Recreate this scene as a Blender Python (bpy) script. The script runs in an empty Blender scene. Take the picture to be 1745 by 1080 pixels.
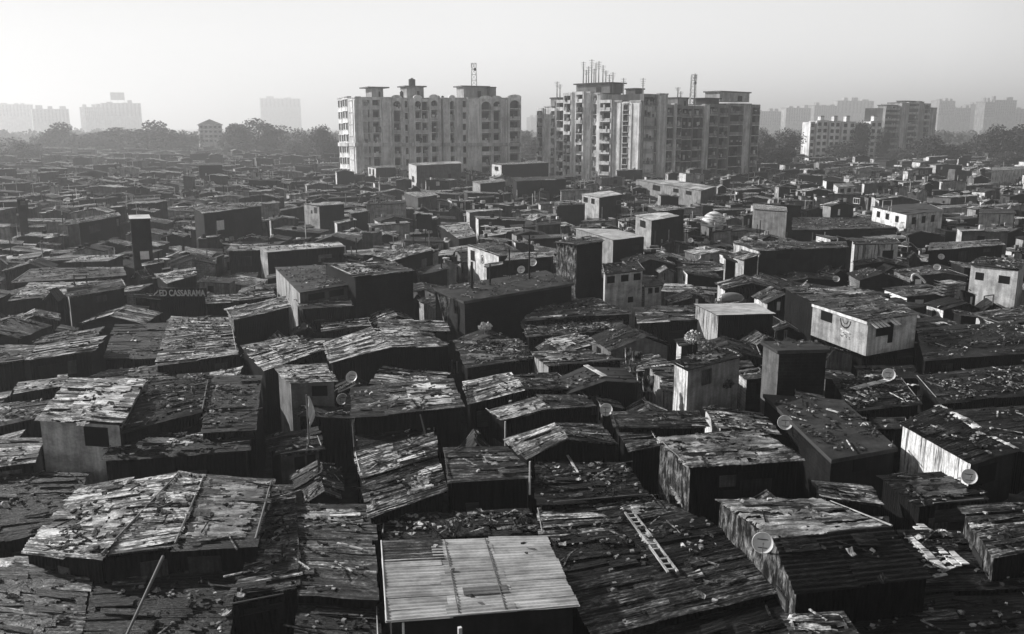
import bpy, math, random
from mathutils import Vector, noise
scene = bpy.context.scene
PI = math.pi
# ------------------------------------------------------------------ camera
FPX = 1511.0; H = 19.0
PITCH = math.atan(325/FPX)
cd = bpy.data.cameras.new('camera'); cam = bpy.data.objects.new('camera', cd)
scene.collection.objects.link(cam); scene.camera = cam
cd.sensor_width = 36; cd.lens = FPX/1745*36; cd.clip_end = 20000; cd.clip_start = 0.3
cam.location = (0, 0, H); cam.rotation_euler = (PI/2-PITCH, 0, 0)
# ------------------------------------------------------------------ sky and sun
SUN_EL = math.radians(27)
SUN_DIR = Vector((-0.90, 0.42, 0)).normalized()*math.cos(SUN_EL) + Vector((0, 0, math.sin(SUN_EL)))
w = bpy.data.worlds.new("World"); scene.world = w; w.use_nodes = True
nt = w.node_tree; nt.nodes.clear()
out = nt.nodes.new('ShaderNodeOutputWorld'); bg = nt.nodes.new('ShaderNodeBackground')
sky = nt.nodes.new('ShaderNodeTexSky'); sky.sky_type = 'NISHITA'; sky.sun_disc = False
sky.sun_elevation = SUN_EL; sky.sun_rotation = math.atan2(SUN_DIR.x, SUN_DIR.y)
sky.dust_density = 5; sky.air_density = 1.0; sky.ozone_density = 1
bw = nt.nodes.new('ShaderNodeRGBToBW')
nt.links.new(sky.outputs[0], bw.inputs[0])
# smog: the grey sky is brightest low down and towards the sun, dimmer overhead and behind the camera
tcw = nt.nodes.new('ShaderNodeTexCoord')
mx = nt.nodes.new('ShaderNodeMix'); mx.data_type = 'FLOAT'; mx.inputs[0].default_value = 0.96
nt.links.new(bw.outputs[0], mx.inputs[2]); mx.inputs[3].default_value = 9.0
dt = nt.nodes.new('ShaderNodeVectorMath'); dt.operation = 'DOT_PRODUCT'; nt.links.new(tcw.outputs['Generated'], dt.inputs[0])
sh = Vector((SUN_DIR.x, SUN_DIR.y, 0)).normalized(); dt.inputs[1].default_value = tuple(sh)
r1 = nt.nodes.new('ShaderNodeMapRange'); r1.inputs[1].default_value = -1; r1.inputs[2].default_value = 1; r1.inputs[3].default_value = 0; r1.inputs[4].default_value = 1
nt.links.new(dt.outputs['Value'], r1.inputs[0])
c1 = nt.nodes.new('ShaderNodeValToRGB'); el = c1.color_ramp.elements
el[0].position = 0; el[0].color = (.27,)*3+(1,); el[1].position = 1; el[1].color = (.54,)*3+(1,)
for p_, v_ in ((.32, .38), (.5, .69), (.72, .71)):
    e_ = el.new(p_); e_.color = (v_,)*3+(1,)
nt.links.new(r1.outputs[0], c1.inputs[0])
sz = nt.nodes.new('ShaderNodeSeparateXYZ'); nt.links.new(tcw.outputs['Generated'], sz.inputs[0])
c2 = nt.nodes.new('ShaderNodeValToRGB'); el = c2.color_ramp.elements
el[0].position = 0; el[0].color = (1,)*3+(1,); el[1].position = 1; el[1].color = (.18,)*3+(1,)
for p_, v_ in ((.08, .97), (.16, .84), (.35, .36)):
    e_ = el.new(p_); e_.color = (v_,)*3+(1,)
nt.links.new(sz.outputs[2], c2.inputs[0])
prev = mx.outputs[0]
for cc in (c1, c2):
    mm = nt.nodes.new('ShaderNodeMath'); mm.operation = 'MULTIPLY'; nt.links.new(prev, mm.inputs[0]); nt.links.new(cc.outputs[0], mm.inputs[1]); prev = mm.outputs[0]
nt.links.new(prev, bg.inputs[0]); bg.inputs[1].default_value = 0.128
nt.links.new(bg.outputs[0], out.inputs[0])
sd = bpy.data.lights.new('sun', 'SUN'); sd.energy = 5.0; sd.angle = math.radians(0.6); sd.color = (1, 0.99, 0.98)
so = bpy.data.objects.new('sun', sd); scene.collection.objects.link(so)
so.rotation_euler = SUN_DIR.to_track_quat('Z', 'Y').to_euler()
scene.view_settings.view_transform = 'Standard'; scene.view_settings.look = 'None'
scene.view_settings.exposure = 0.45; scene.view_settings.gamma = 1
HAZE = 0.00050

# ------------------------------------------------------------------ pixel <-> world
Rv = Vector((1, 0, 0)); Fv = Vector((0, math.cos(PITCH), -math.sin(PITCH))); Uv = Vector((0, math.sin(PITCH), math.cos(PITCH)))
CAM = Vector((0, 0, H))
def ray(px, py): return Fv + Rv*((px-872.5)/FPX) + Uv*((540-py)/FPX)
def PZ(px, py, z):
    d = ray(px, py); return CAM + d*((z-H)/d.z)
def PY(px, py, y):
    d = ray(px, py); return CAM + d*(y/d.y)
def PX(p):
    v = p-CAM; d = v.dot(Fv)
    return (872.5+FPX*v.dot(Rv)/d, 540-FPX*v.dot(Uv)/d) if d > .1 else (1e9, 1e9)

# ------------------------------------------------------------------ materials
def NN(nt, t, **k):
    n = nt.nodes.new(t)
    for a, b in k.items(): setattr(n, a, b)
    return n
MATS = {}
def base_mat(name, rough=0.6, spec=0.4, metal=0.0):
    m = bpy.data.materials.new(name); m.use_nodes = True
    nt = m.node_tree; b = nt.nodes['Principled BSDF']
    b.inputs['Roughness'].default_value = rough; b.inputs['Specular IOR Level'].default_value = spec
    b.inputs['Metallic'].default_value = metal
    MATS[name] = m
    return m, nt, b
def math_node(nt, op, a, b=None, clamp=False):
    n = NN(nt, 'ShaderNodeMath', operation=op); n.use_clamp = clamp
    for i, v in enumerate((a, b)):
        if v is None: continue
        if isinstance(v, (int, float)): n.inputs[i].default_value = v
        else: nt.links.new(v, n.inputs[i])
    return n.outputs[0]
def noise_f(nt, vec, sc, detail, lo, hi, a, b, rough=.6):
    """noise texture remapped: [lo,hi] -> [a,b]"""
    mp = NN(nt, 'ShaderNodeMapping'); mp.inputs['Scale'].default_value = sc; nt.links.new(vec, mp.inputs['Vector'])
    t = NN(nt, 'ShaderNodeTexNoise'); t.inputs['Scale'].default_value = 1; t.inputs['Detail'].default_value = detail
    t.inputs['Roughness'].default_value = rough
    nt.links.new(mp.outputs[0], t.inputs['Vector'])
    r = NN(nt, 'ShaderNodeMapRange'); r.inputs[1].default_value = lo; r.inputs[2].default_value = hi
    r.inputs[3].default_value = a; r.inputs[4].default_value = b; nt.links.new(t.outputs['Fac'], r.inputs[0])
    return r.outputs[0], t.outputs['Fac']
def surf(name, rough, spec, metal, streak, blotch, fine, corr=0.0, bump=0.3, brick=None):
    m, nt, b = base_mat(name, rough, spec, metal)
    uv = NN(nt, 'ShaderNodeTexCoord').outputs['UV']
    at = NN(nt, 'ShaderNodeAttribute', attribute_name='tone').outputs['Fac']
    v = at; hts = []
    for (sc, det, lo, hi, a, c) in (streak, blotch, fine):
        f, raw = noise_f(nt, uv, sc, det, lo, hi, a, c); v = math_node(nt, 'MULTIPLY', v, f); hts.append(f)
    h = math_node(nt, 'ADD', hts[0], math_node(nt, 'MULTIPLY', hts[2], .6))
    if brick:
        t = NN(nt, 'ShaderNodeTexBrick'); t.inputs['Scale'].default_value = 1; t.inputs['Brick Width'].default_value = .45
        t.inputs['Row Height'].default_value = .2; t.inputs['Mortar Size'].default_value = .018
        t.inputs['Color1'].default_value = (.8, .8, .8, 1); t.inputs['Color2'].default_value = (1.15, 1.15, 1.15, 1)
        t.inputs['Mortar'].default_value = (1.5, 1.5, 1.5, 1); nt.links.new(uv, t.inputs['Vector'])
        g = NN(nt, 'ShaderNodeRGBToBW'); nt.links.new(t.outputs[0], g.inputs[0])
        v = math_node(nt, 'MULTIPLY', v, g.outputs[0])
        h = math_node(nt, 'SUBTRACT', h, t.outputs['Fac'])
    if corr:
        sx = NN(nt, 'ShaderNodeSeparateXYZ'); nt.links.new(uv, sx.inputs[0])
        ax = sx.outputs[1] if corr > 0 else sx.outputs[0]
        s = math_node(nt, 'SINE', math_node(nt, 'MULTIPLY', ax, 2*PI/.17))
        h = math_node(nt, 'ADD', h, math_node(nt, 'MULTIPLY', s, abs(corr)))
    cm = NN(nt, 'ShaderNodeCombineColor')
    v = math_node(nt, 'MINIMUM', v, .82)
    for i in range(3): nt.links.new(v, cm.inputs[i])
    nt.links.new(cm.outputs[0], b.inputs['Base Color'])
    bp = NN(nt, 'ShaderNodeBump'); bp.inputs['Strength'].default_value = bump; bp.inputs['Distance'].default_value = .06
    nt.links.new(h, bp.inputs['Height']); nt.links.new(bp.outputs[0], b.inputs['Normal'])
    return m
S_SHEET = surf('weathered_shaded_sheet', .52, .22, 0, ((.5, 8.5, 1), 6, .43, .57, .10, 1.75), ((.9, 1.6, 1), 7, .43, .59, .15, 1.4), ((5, 15, 1), 5, .46, .62, .55, 2.3), .35, .55)  # dirt, plus streaks that paint in the shadows of overlapping sheets
S_CLEAN = surf('clean_sheet', .5, .4, 0, ((.25, 5, 1), 5, .35, .65, .7, 1.15), ((.9, 1.3, 1), 6, .38, .58, .6, 1.1), ((9, 22, 1), 3, .35, .65, .86, 1.1), .0, .25)
S_TARP = surf('tarpaulin', .42, .35, 0, ((.7, 3.4, 1), 7, .40, .60, .22, 1.8), ((.6, .9, 1), 4, .38, .6, .4, 1.3), ((12, 15, 1), 3, .3, .7, .6, 1.4), 0, .8)
S_TIN = surf('wall_tin', .65, .08, 0, ((5, .4, 1), 5, .38, .62, .55, 1.3), ((.5, .7, 1), 5, .4, .6, .6, 1.2), ((9, 9, 1), 3, .35, .65, .8, 1.2), -.5, .5)
S_PLAST = surf('plaster', .9, .15, 0, ((2.6, .35, 1), 6, .40, .66, .62, 1.1), ((.6, .9, 1), 6, .36, .55, .6, 1.1), ((7, 9, 1), 4, .3, .7, .82, 1.15), 0, .25)
S_BRICK = surf('brickwork', .92, .1, 0, ((1.2, .5, 1), 5, .38, .62, .6, 1.2), ((.4, .5, 1), 5, .4, .6, .6, 1.2), ((6, 8, 1), 4, .3, .7, .75, 1.2), 0, .35, brick=True)
S_STAIN = surf('stained_whitewash', .85, .2, 0, ((6.5, .3, 1), 7, .40, .50, .12, 1.0), ((.9, .5, 1), 6, .36, .48, .45, 1.0), ((9, 6, 1), 4, .35, .6, .75, 1.08), 0, .3)
S_SLAB = surf('concrete_slab', .85, .2, 0, ((1.2, 1.5, 1), 6, .35, .65, .6, 1.3), ((.4, .5, 1), 6, .4, .6, .55, 1.2), ((9, 9, 1), 4, .3, .7, .75, 1.25), 0, .3)
S_RAG = surf('rags', .8, .1, 0, ((4, 1.4, 1), 7, .42, .58, .12, 1.5), ((2.2, 1.6, 1), 4, .42, .58, .3, 1.3), ((12, 9, 1), 4, .35, .65, .6, 1.3), 0, .9)
S_WOOD = surf('weathered_wood', .8, .2, 0, ((.8, 9, 1), 5, .35, .65, .5, 1.4), ((.6, .8, 1), 4, .4, .6, .7, 1.2), ((8, 14, 1), 3, .3, .7, .8, 1.2), 0, .3)
S_FAC = surf('facade_plaster', .9, .15, 0, ((.5, .05, 1), 6, .38, .66, .55, 1.12), ((.12, .16, 1), 6, .38, .6, .7, 1.1), ((1.3, .9, 1), 4, .3, .7, .82, 1.15), 0, .2)
def plain(name, val, rough=.6, spec=.3, metal=0):
    m, nt, b = base_mat(name, rough, spec, metal)
    tc = NN(nt, 'ShaderNodeTexCoord').outputs['Object']
    f, _ = noise_f(nt, tc, (3, 3, 3), 4, .3, .7, val*.8, val*1.15)
    cm = NN(nt, 'ShaderNodeCombineColor')
    for i in range(3): nt.links.new(f, cm.inputs[i])
    nt.links.new(cm.outputs[0], b.inputs['Base Color'])
    return m
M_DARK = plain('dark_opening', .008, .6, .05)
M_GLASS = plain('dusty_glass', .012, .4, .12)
M_METAL = plain('dull_metal', .18, .45, .5)
M_WHITE = plain('white_paint', .72, .5, .3)
M_DISH = plain('dish_enamel', .62, .4, .4)
M_BLACKP = plain('black_plastic', .015, .35, .5)
M_BARK = plain('bark', .06, .9, .1)
M_POLE = plain('bamboo', .16, .7, .2)
M_DKPOLE = plain('rusted_iron', .015, .7, .2)
# leaves
m, nt_, b = base_mat('foliage', .7, .2)
at = NN(nt_, 'ShaderNodeAttribute', attribute_name='tone').outputs['Fac']
cm = NN(nt_, 'ShaderNodeCombineColor')
for i in range(3): nt_.links.new(at, cm.inputs[i])
nt_.links.new(cm.outputs[0], b.inputs['Base Color'])
M_LEAF = m
# ground
m, nt_, b = base_mat('earth', .95, .1)
tc = NN(nt_, 'ShaderNodeTexCoord').outputs['Object']
f1, _ = noise_f(nt_, tc, (.15, .15, .15), 6, .35, .65, .02, .055)
f2, _ = noise_f(nt_, tc, (2.5, 2.5, 2.5), 6, .35, .65, .5, 1.4)
v = math_node(nt_, 'MULTIPLY', f1, f2); cm = NN(nt_, 'ShaderNodeCombineColor')
for i in range(3): nt_.links.new(v, cm.inputs[i])
nt_.links.new(cm.outputs[0], b.inputs['Base Color'])
bp = NN(nt_, 'ShaderNodeBump'); bp.inputs['Strength'].default_value = .5; nt_.links.new(f2, bp.inputs['Height']); nt_.links.new(bp.outputs[0], b.inputs['Normal'])
M_EARTH = m

# ------------------------------------------------------------------ mesh builder
COL = scene.collection
class MB:
    def __init__(s): s.v = []; s.f = []; s.uv = []; s.t = []; s.m = []; s.sm = []
    def add(s, verts, faces, uvs=None, tone=.2, mi=0, smooth=False):
        b = len(s.v); s.v += [tuple(p) for p in verts]
        s.uv += uvs if uvs else [(0, 0)]*len(verts)
        s.t += tone if isinstance(tone, list) else [tone]*len(verts)
        for f in faces:
            s.f.append(tuple(b+i for i in f)); s.m.append(mi); s.sm.append(smooth)
    def quad(s, a, b, c, d, tone=.2, mi=0, uo=None):
        a, b, c, d = map(Vector, (a, b, c, d))
        wd = (b-a).length; hh = (d-a).length
        o = uo or (a.x*.7+a.y*1.3, a.z*.3+a.y)
        s.add([a, b, c, d], [(0, 1, 2, 3)], [o, (o[0]+wd, o[1]), (o[0]+wd, o[1]+hh), (o[0], o[1]+hh)], tone, mi)
    def box(s, x0, x1, y0, y1, z0, z1, tone=.2, mi=0):
        P = [Vector((x, y, z)) for z in (z0, z1) for y in (y0, y1) for x in (x0, x1)]
        for (a, b, c, d) in ((0, 1, 5, 4), (1, 3, 7, 5), (3, 2, 6, 7), (2, 0, 4, 6), (4, 5, 7, 6), (2, 3, 1, 0)):
            s.quad(P[a], P[b], P[c], P[d], tone, mi)
    def obox(s, c, ax, ay, az, tone=.2, mi=0):
        """oriented box: centre and three half vectors"""
        P = [c+ax*i+ay*j+az*k for k in (-1, 1) for j in (-1, 1) for i in (-1, 1)]
        for (a, b, cc, d) in ((0, 1, 5, 4), (1, 3, 7, 5), (3, 2, 6, 7), (2, 0, 4, 6), (4, 5, 7, 6), (2, 3, 1, 0)):
            s.quad(P[a], P[b], P[cc], P[d], tone, mi)
    def tube(s, a, b, r0, r1=None, n=7, tone=.2, mi=0, cap=True):
        a, b = Vector(a), Vector(b); r1 = r0 if r1 is None else r1
        d = (b-a).normalized(); x = d.orthogonal().normalized(); y = d.cross(x)
        vs = []; uv = []
        L = (b-a).length
        for k in range(n):
            an = 2*PI*k/n; q = x*math.cos(an)+y*math.sin(an)
            vs += [a+q*r0, b+q*r1]; uv += [(0, k*.1), (L, k*.1)]
        fs = [(2*k, 2*((k+1) % n), 2*((k+1) % n)+1, 2*k+1) for k in range(n)]
        s.add(vs, fs, uv, tone, mi, True)
        if cap:
            s.add([vs[2*k+1] for k in range(n)], [tuple(range(n))], None, tone, mi)
            s.add([vs[2*k] for k in range(n)], [tuple(reversed(range(n)))], None, tone, mi)
    def mesh(s, name, mats):
        me = bpy.data.meshes.new(name)
        me.from_pydata(s.v, [], s.f)
        for mt in (mats if isinstance(mats, (list, tuple)) else [mats]): me.materials.append(mt)
        me.polygons.foreach_set('material_index', s.m); me.polygons.foreach_set('use_smooth', s.sm)
        ul = me.uv_layers.new(name='UVMap'); idx = [0]*len(me.loops); me.loops.foreach_get('vertex_index', idx)
        fl = []
        for i in idx: fl += s.uv[i]
        ul.data.foreach_set('uv', fl)
        a = me.attributes.new('tone', 'FLOAT', 'POINT'); a.data.foreach_set('value', s.t)
        me.update(); return me
    def build(s, name, mats, parent=None, org=None):
        if org is not None: s.v = [(a-org[0], b-org[1], c-org[2]) for a, b, c in s.v]
        o = bpy.data.objects.new(name, s.mesh(name, mats)); COL.objects.link(o)
        if parent is not None: o.parent = parent
        return o
def tag(o, label=None, cat=None, group=None, kind=None):
    if label: o['label'] = label
    if cat: o['category'] = cat
    if group: o['group'] = group
    if kind: o['kind'] = kind
    return o
def thing(name, label, cat, loc=(0, 0, 0), rz=0, group=None):
    o = bpy.data.objects.new(name, None); COL.objects.link(o); o.location = loc; o.rotation_euler = (0, 0, rz)
    o.empty_display_size = .3
    return tag(o, label, cat, group)
def copy_tree(o, parent=None):
    c = o.copy(); COL.objects.link(c)
    if parent: c.parent = parent
    for ch in list(o.children): copy_tree(ch, c)
    return c

# ------------------------------------------------------------------ roofs
def bil(Q, u, v):
    return Q[0]*(1-u)*(1-v)+Q[1]*u*(1-v)+Q[2]*u*v+Q[3]*(1-u)*v
def roof_plane(mb, Q, dist, rnd, tone, rag=1.0, clean=False, spread=.5):
    """Q = front left, front right, back right, back left.  Laid in separate overlapping sheets"""
    Wd = ((Q[1]-Q[0]).length+(Q[2]-Q[3]).length)/2; Dp = ((Q[3]-Q[0]).length+(Q[2]-Q[1]).length)/2
    n = (Q[1]-Q[0]).cross(Q[3]-Q[0]).normalized()
    if n.z < 0: n = -n
    # dark deck added under the sheets to stop light leaking through
    e = .05
    top = [bil(Q, *p)-n*.015 for p in ((e*.5, e), (1-e*.5, e), (1-e*.5, 1-e), (e*.5, 1-e))]; bot = [p-n*.07 for p in top]
    P = top+bot; mb.add(P, [(0, 1, 2, 3), (7, 6, 5, 4), (4, 5, 1, 0), (5, 6, 2, 1), (6, 7, 3, 2), (7, 4, 0, 3)], [(p.x, p.y) for p in P], min(tone, .07))
    near = dist < 60
    rows = max(1, round(Dp/(.62 if dist < 90 else 1.4))); cols = max(1, round(Wd/(2.3 if dist < 90 else 3.2)))
    pitch = .19
    uo = rnd.uniform(0, 50); vo = rnd.uniform(0, 50)
    for i in range(rows):
        sh = rnd.uniform(-.12, .12)*rag if cols > 1 else 0
        for j in range(cols):
            if rag > .5 and rnd.random() < .03: continue
            u0 = j/cols-(.03 if j else 0)+(sh/cols if j else 0); u1 = (j+1)/cols+(sh/cols if j < cols-1 else 0)
            v0 = i/rows-(.06/rows if i else 0); v1 = (i+1)/rows+.05/rows
            if j == 0: u0 -= rnd.uniform(0, .16)*rag/Wd
            if j == cols-1: u1 += rnd.uniform(0, .16)*rag/Wd
            if i == 0: v0 -= rnd.uniform(0, .14)*rag/Dp
            if i == rows-1: v1 += rnd.uniform(0, .14)*rag/Dp
            lift = .012+.014*((i+2*j) % 3)+rnd.uniform(0, .045)*rag
            tu = rnd.uniform(-.035, .035)*rag; tv = rnd.uniform(-.05, .06)*rag
            sk = rnd.uniform(-.02, .02)*rag
            tn = max(.008, tone*math.exp(rnd.gauss(0, spread*1.15))); tn = min(tn, .7)
            seg = rnd.random()
            nu = 4 if near else 2
            wv = (v1-v0)*Dp
            nv = max(2, int(wv/pitch*4)) if dist < 48 else (max(2, int(wv/pitch*2.5)) if near else 2)
            amp = (.024 if dist < 48 else (.018 if near else 0))
            vs = []; uv = []
            for a in range(nu+1):
                for c in range(nv+1):
                    u = u0+(u1-u0)*a/nu; v = v0+(v1-v0)*c/nv+sk*(a/nu-.5)
                    p = bil(Q, u, v)
                    hgt = lift+tu*(a/nu-.5)*2+tv*(c/nv-.5)*2
                    if rag > 0: hgt += noise.noise(Vector((p.x*.7, p.y*.7, 3.1)))*.06*rag+noise.noise(Vector((p.x*2.1, p.y*2.1, 7.7)))*.022*rag
                    hgt += amp*math.sin(2*PI*v*Dp/pitch)
                    vs.append(p+n*hgt); uv.append((uo+u*Wd+j*7.3, vo+v*Dp+i*3.1))
            fs = [(a*(nv+1)+c, (a+1)*(nv+1)+c, (a+1)*(nv+1)+c+1, a*(nv+1)+c+1) for a in range(nu) for c in range(nv)]
            mb.add(vs, fs, uv, tn, 0, True)
    return n
def crumple(mb, Q, u0, u1, v0, v1, rnd, tone, dist, amp=.7, lift=.055):
    Wd = (Q[1]-Q[0]).length*(u1-u0); Dp = (Q[3]-Q[0]).length*(v1-v0)
    n = (Q[1]-Q[0]).cross(Q[3]-Q[0]).normalized()
    if n.z < 0: n = -n
    st = .10 if dist < 45 else (.2 if dist < 80 else .4)
    nu = max(3, min(60, int(Wd/st))); nv = max(3, min(60, int(Dp/st)))
    sd = rnd.uniform(0, 99); vs = []; uv = []
    for a in range(nu+1):
        for c in range(nv+1):
            u = u0+(u1-u0)*a/nu; v = v0+(v1-v0)*c/nv
            if a in (0, nu): u += rnd.uniform(-.5, .5)*(u1-u0)/nu
            if c in (0, nv): v += rnd.uniform(-.5, .5)*(v1-v0)/nv
            p = bil(Q, u, v); q = Vector((p.x+sd, p.y-sd, 0))
            e = 1 if 0 < a < nu and 0 < c < nv else 0
            q = Vector((q.x*.7, q.y*1.3, 0)); h = abs(noise.noise(q*1.6))*.16+abs(noise.noise(q*3.6))*.10+noise.noise(q*7)*.05
            vs.append(p+n*(lift+(h*amp if e else -.02))); uv.append((sd+p.x+p.z, sd+p.y))
    full = u1-u0 > .97; fs = []
    for a in range(nu):
        for c in range(nv):
            q = vs[a*(nv+1)+c]; e = min(a+.5, nu-a-.5)/nu*Wd; e2 = min(c+.5, nv-c-.5)/nv*Dp
            k = noise.noise(Vector((q.x*.9+sd, q.y*1.6, 4)))+.7*noise.noise(Vector((q.x*2.3, q.y*4.3+sd, 9)))
            if (not full and min(e, e2) < .35+.75*k) or k > (.42 if full else .40): continue
            fs.append((a*(nv+1)+c, (a+1)*(nv+1)+c, (a+1)*(nv+1)+c+1, a*(nv+1)+c+1))
    if not fs: return
    par = {}
    def find(x):
        while par.setdefault(x, x) != x: par[x] = par[par[x]]; x = par[x]
        return x
    for f in fs:
        for q in f[1:]: par[find(q)] = find(f[0])
    cnt = {}
    for f in fs: cnt[find(f[0])] = cnt.get(find(f[0]), 0)+1
    big = max(cnt, key=cnt.get); fs = [f for f in fs if find(f[0]) == big]
    tns = [min(.75, tone*(.55+1.1*max(0, .5+noise.noise(Vector((v.x*.8+sd, v.y*.8, 2)))))) for v in vs]
    use = sorted({q for f in fs for q in f}); mp_ = {q: i for i, q in enumerate(use)}
    mb.add([vs[q] for q in use], [tuple(mp_[q] for q in f) for f in fs], [uv[q] for q in use], [tns[q] for q in use], 0, True)
WALLM = {'tin': S_TIN, 'brick': S_BRICK, 'plaster': S_PLAST, 'stain': S_STAIN, 'rag': S_RAG, 'slab': S_SLAB}
def wall_ring(ring, z0, specs, inset=.14):
    """ring of 3D points round the roof edge; specs = [(material name, tone)] per edge"""
    c = sum(ring, Vector())/len(ring)
    R = []
    for p in ring:
        d = Vector((c.x-p.x, c.y-p.y, 0)); L = d.length
        R.append(Vector((p.x, p.y, p.z-.07))+d/L*min(inset*1.4, L*.3))
    mats = []; mb = MB()
    for k in range(len(R)):
        a = R[k]; b = R[(k+1) % len(R)]
        mn, tn = specs[k]
        if mn not in mats: mats.append(mn)
        A = Vector((a.x, a.y, z0)); B = Vector((b.x, b.y, z0))
        wd = (B-A).length; o = (a.x*1.3+a.y, 0)
        mb.add([A, B, b, a], [(0, 1, 2, 3)], [o, (o[0]+wd, 0), (o[0]+wd, b.z-z0), (o[0], a.z-z0)], tn, mats.index(mn))
    return R, mb, [WALLM[x] for x in mats]
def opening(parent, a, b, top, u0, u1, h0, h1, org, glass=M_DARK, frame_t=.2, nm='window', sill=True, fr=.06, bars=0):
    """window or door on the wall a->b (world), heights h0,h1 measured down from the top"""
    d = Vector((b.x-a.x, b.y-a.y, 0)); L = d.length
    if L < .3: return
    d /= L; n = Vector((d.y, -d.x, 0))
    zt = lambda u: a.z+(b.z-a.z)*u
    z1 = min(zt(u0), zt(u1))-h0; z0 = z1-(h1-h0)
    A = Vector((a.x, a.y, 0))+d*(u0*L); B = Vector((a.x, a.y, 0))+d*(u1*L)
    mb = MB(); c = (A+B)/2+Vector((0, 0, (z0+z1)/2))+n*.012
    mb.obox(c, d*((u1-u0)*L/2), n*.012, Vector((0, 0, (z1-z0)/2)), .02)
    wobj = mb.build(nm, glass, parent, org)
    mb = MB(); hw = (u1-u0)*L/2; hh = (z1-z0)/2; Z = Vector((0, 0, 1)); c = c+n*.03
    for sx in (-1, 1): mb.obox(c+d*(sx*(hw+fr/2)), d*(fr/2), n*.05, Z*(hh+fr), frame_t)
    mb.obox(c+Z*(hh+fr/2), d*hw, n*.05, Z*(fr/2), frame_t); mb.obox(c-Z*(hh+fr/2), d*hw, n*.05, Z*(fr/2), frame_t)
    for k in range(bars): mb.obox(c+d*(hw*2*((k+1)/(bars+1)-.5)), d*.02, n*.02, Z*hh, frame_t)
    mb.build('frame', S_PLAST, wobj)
    return wobj

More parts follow.
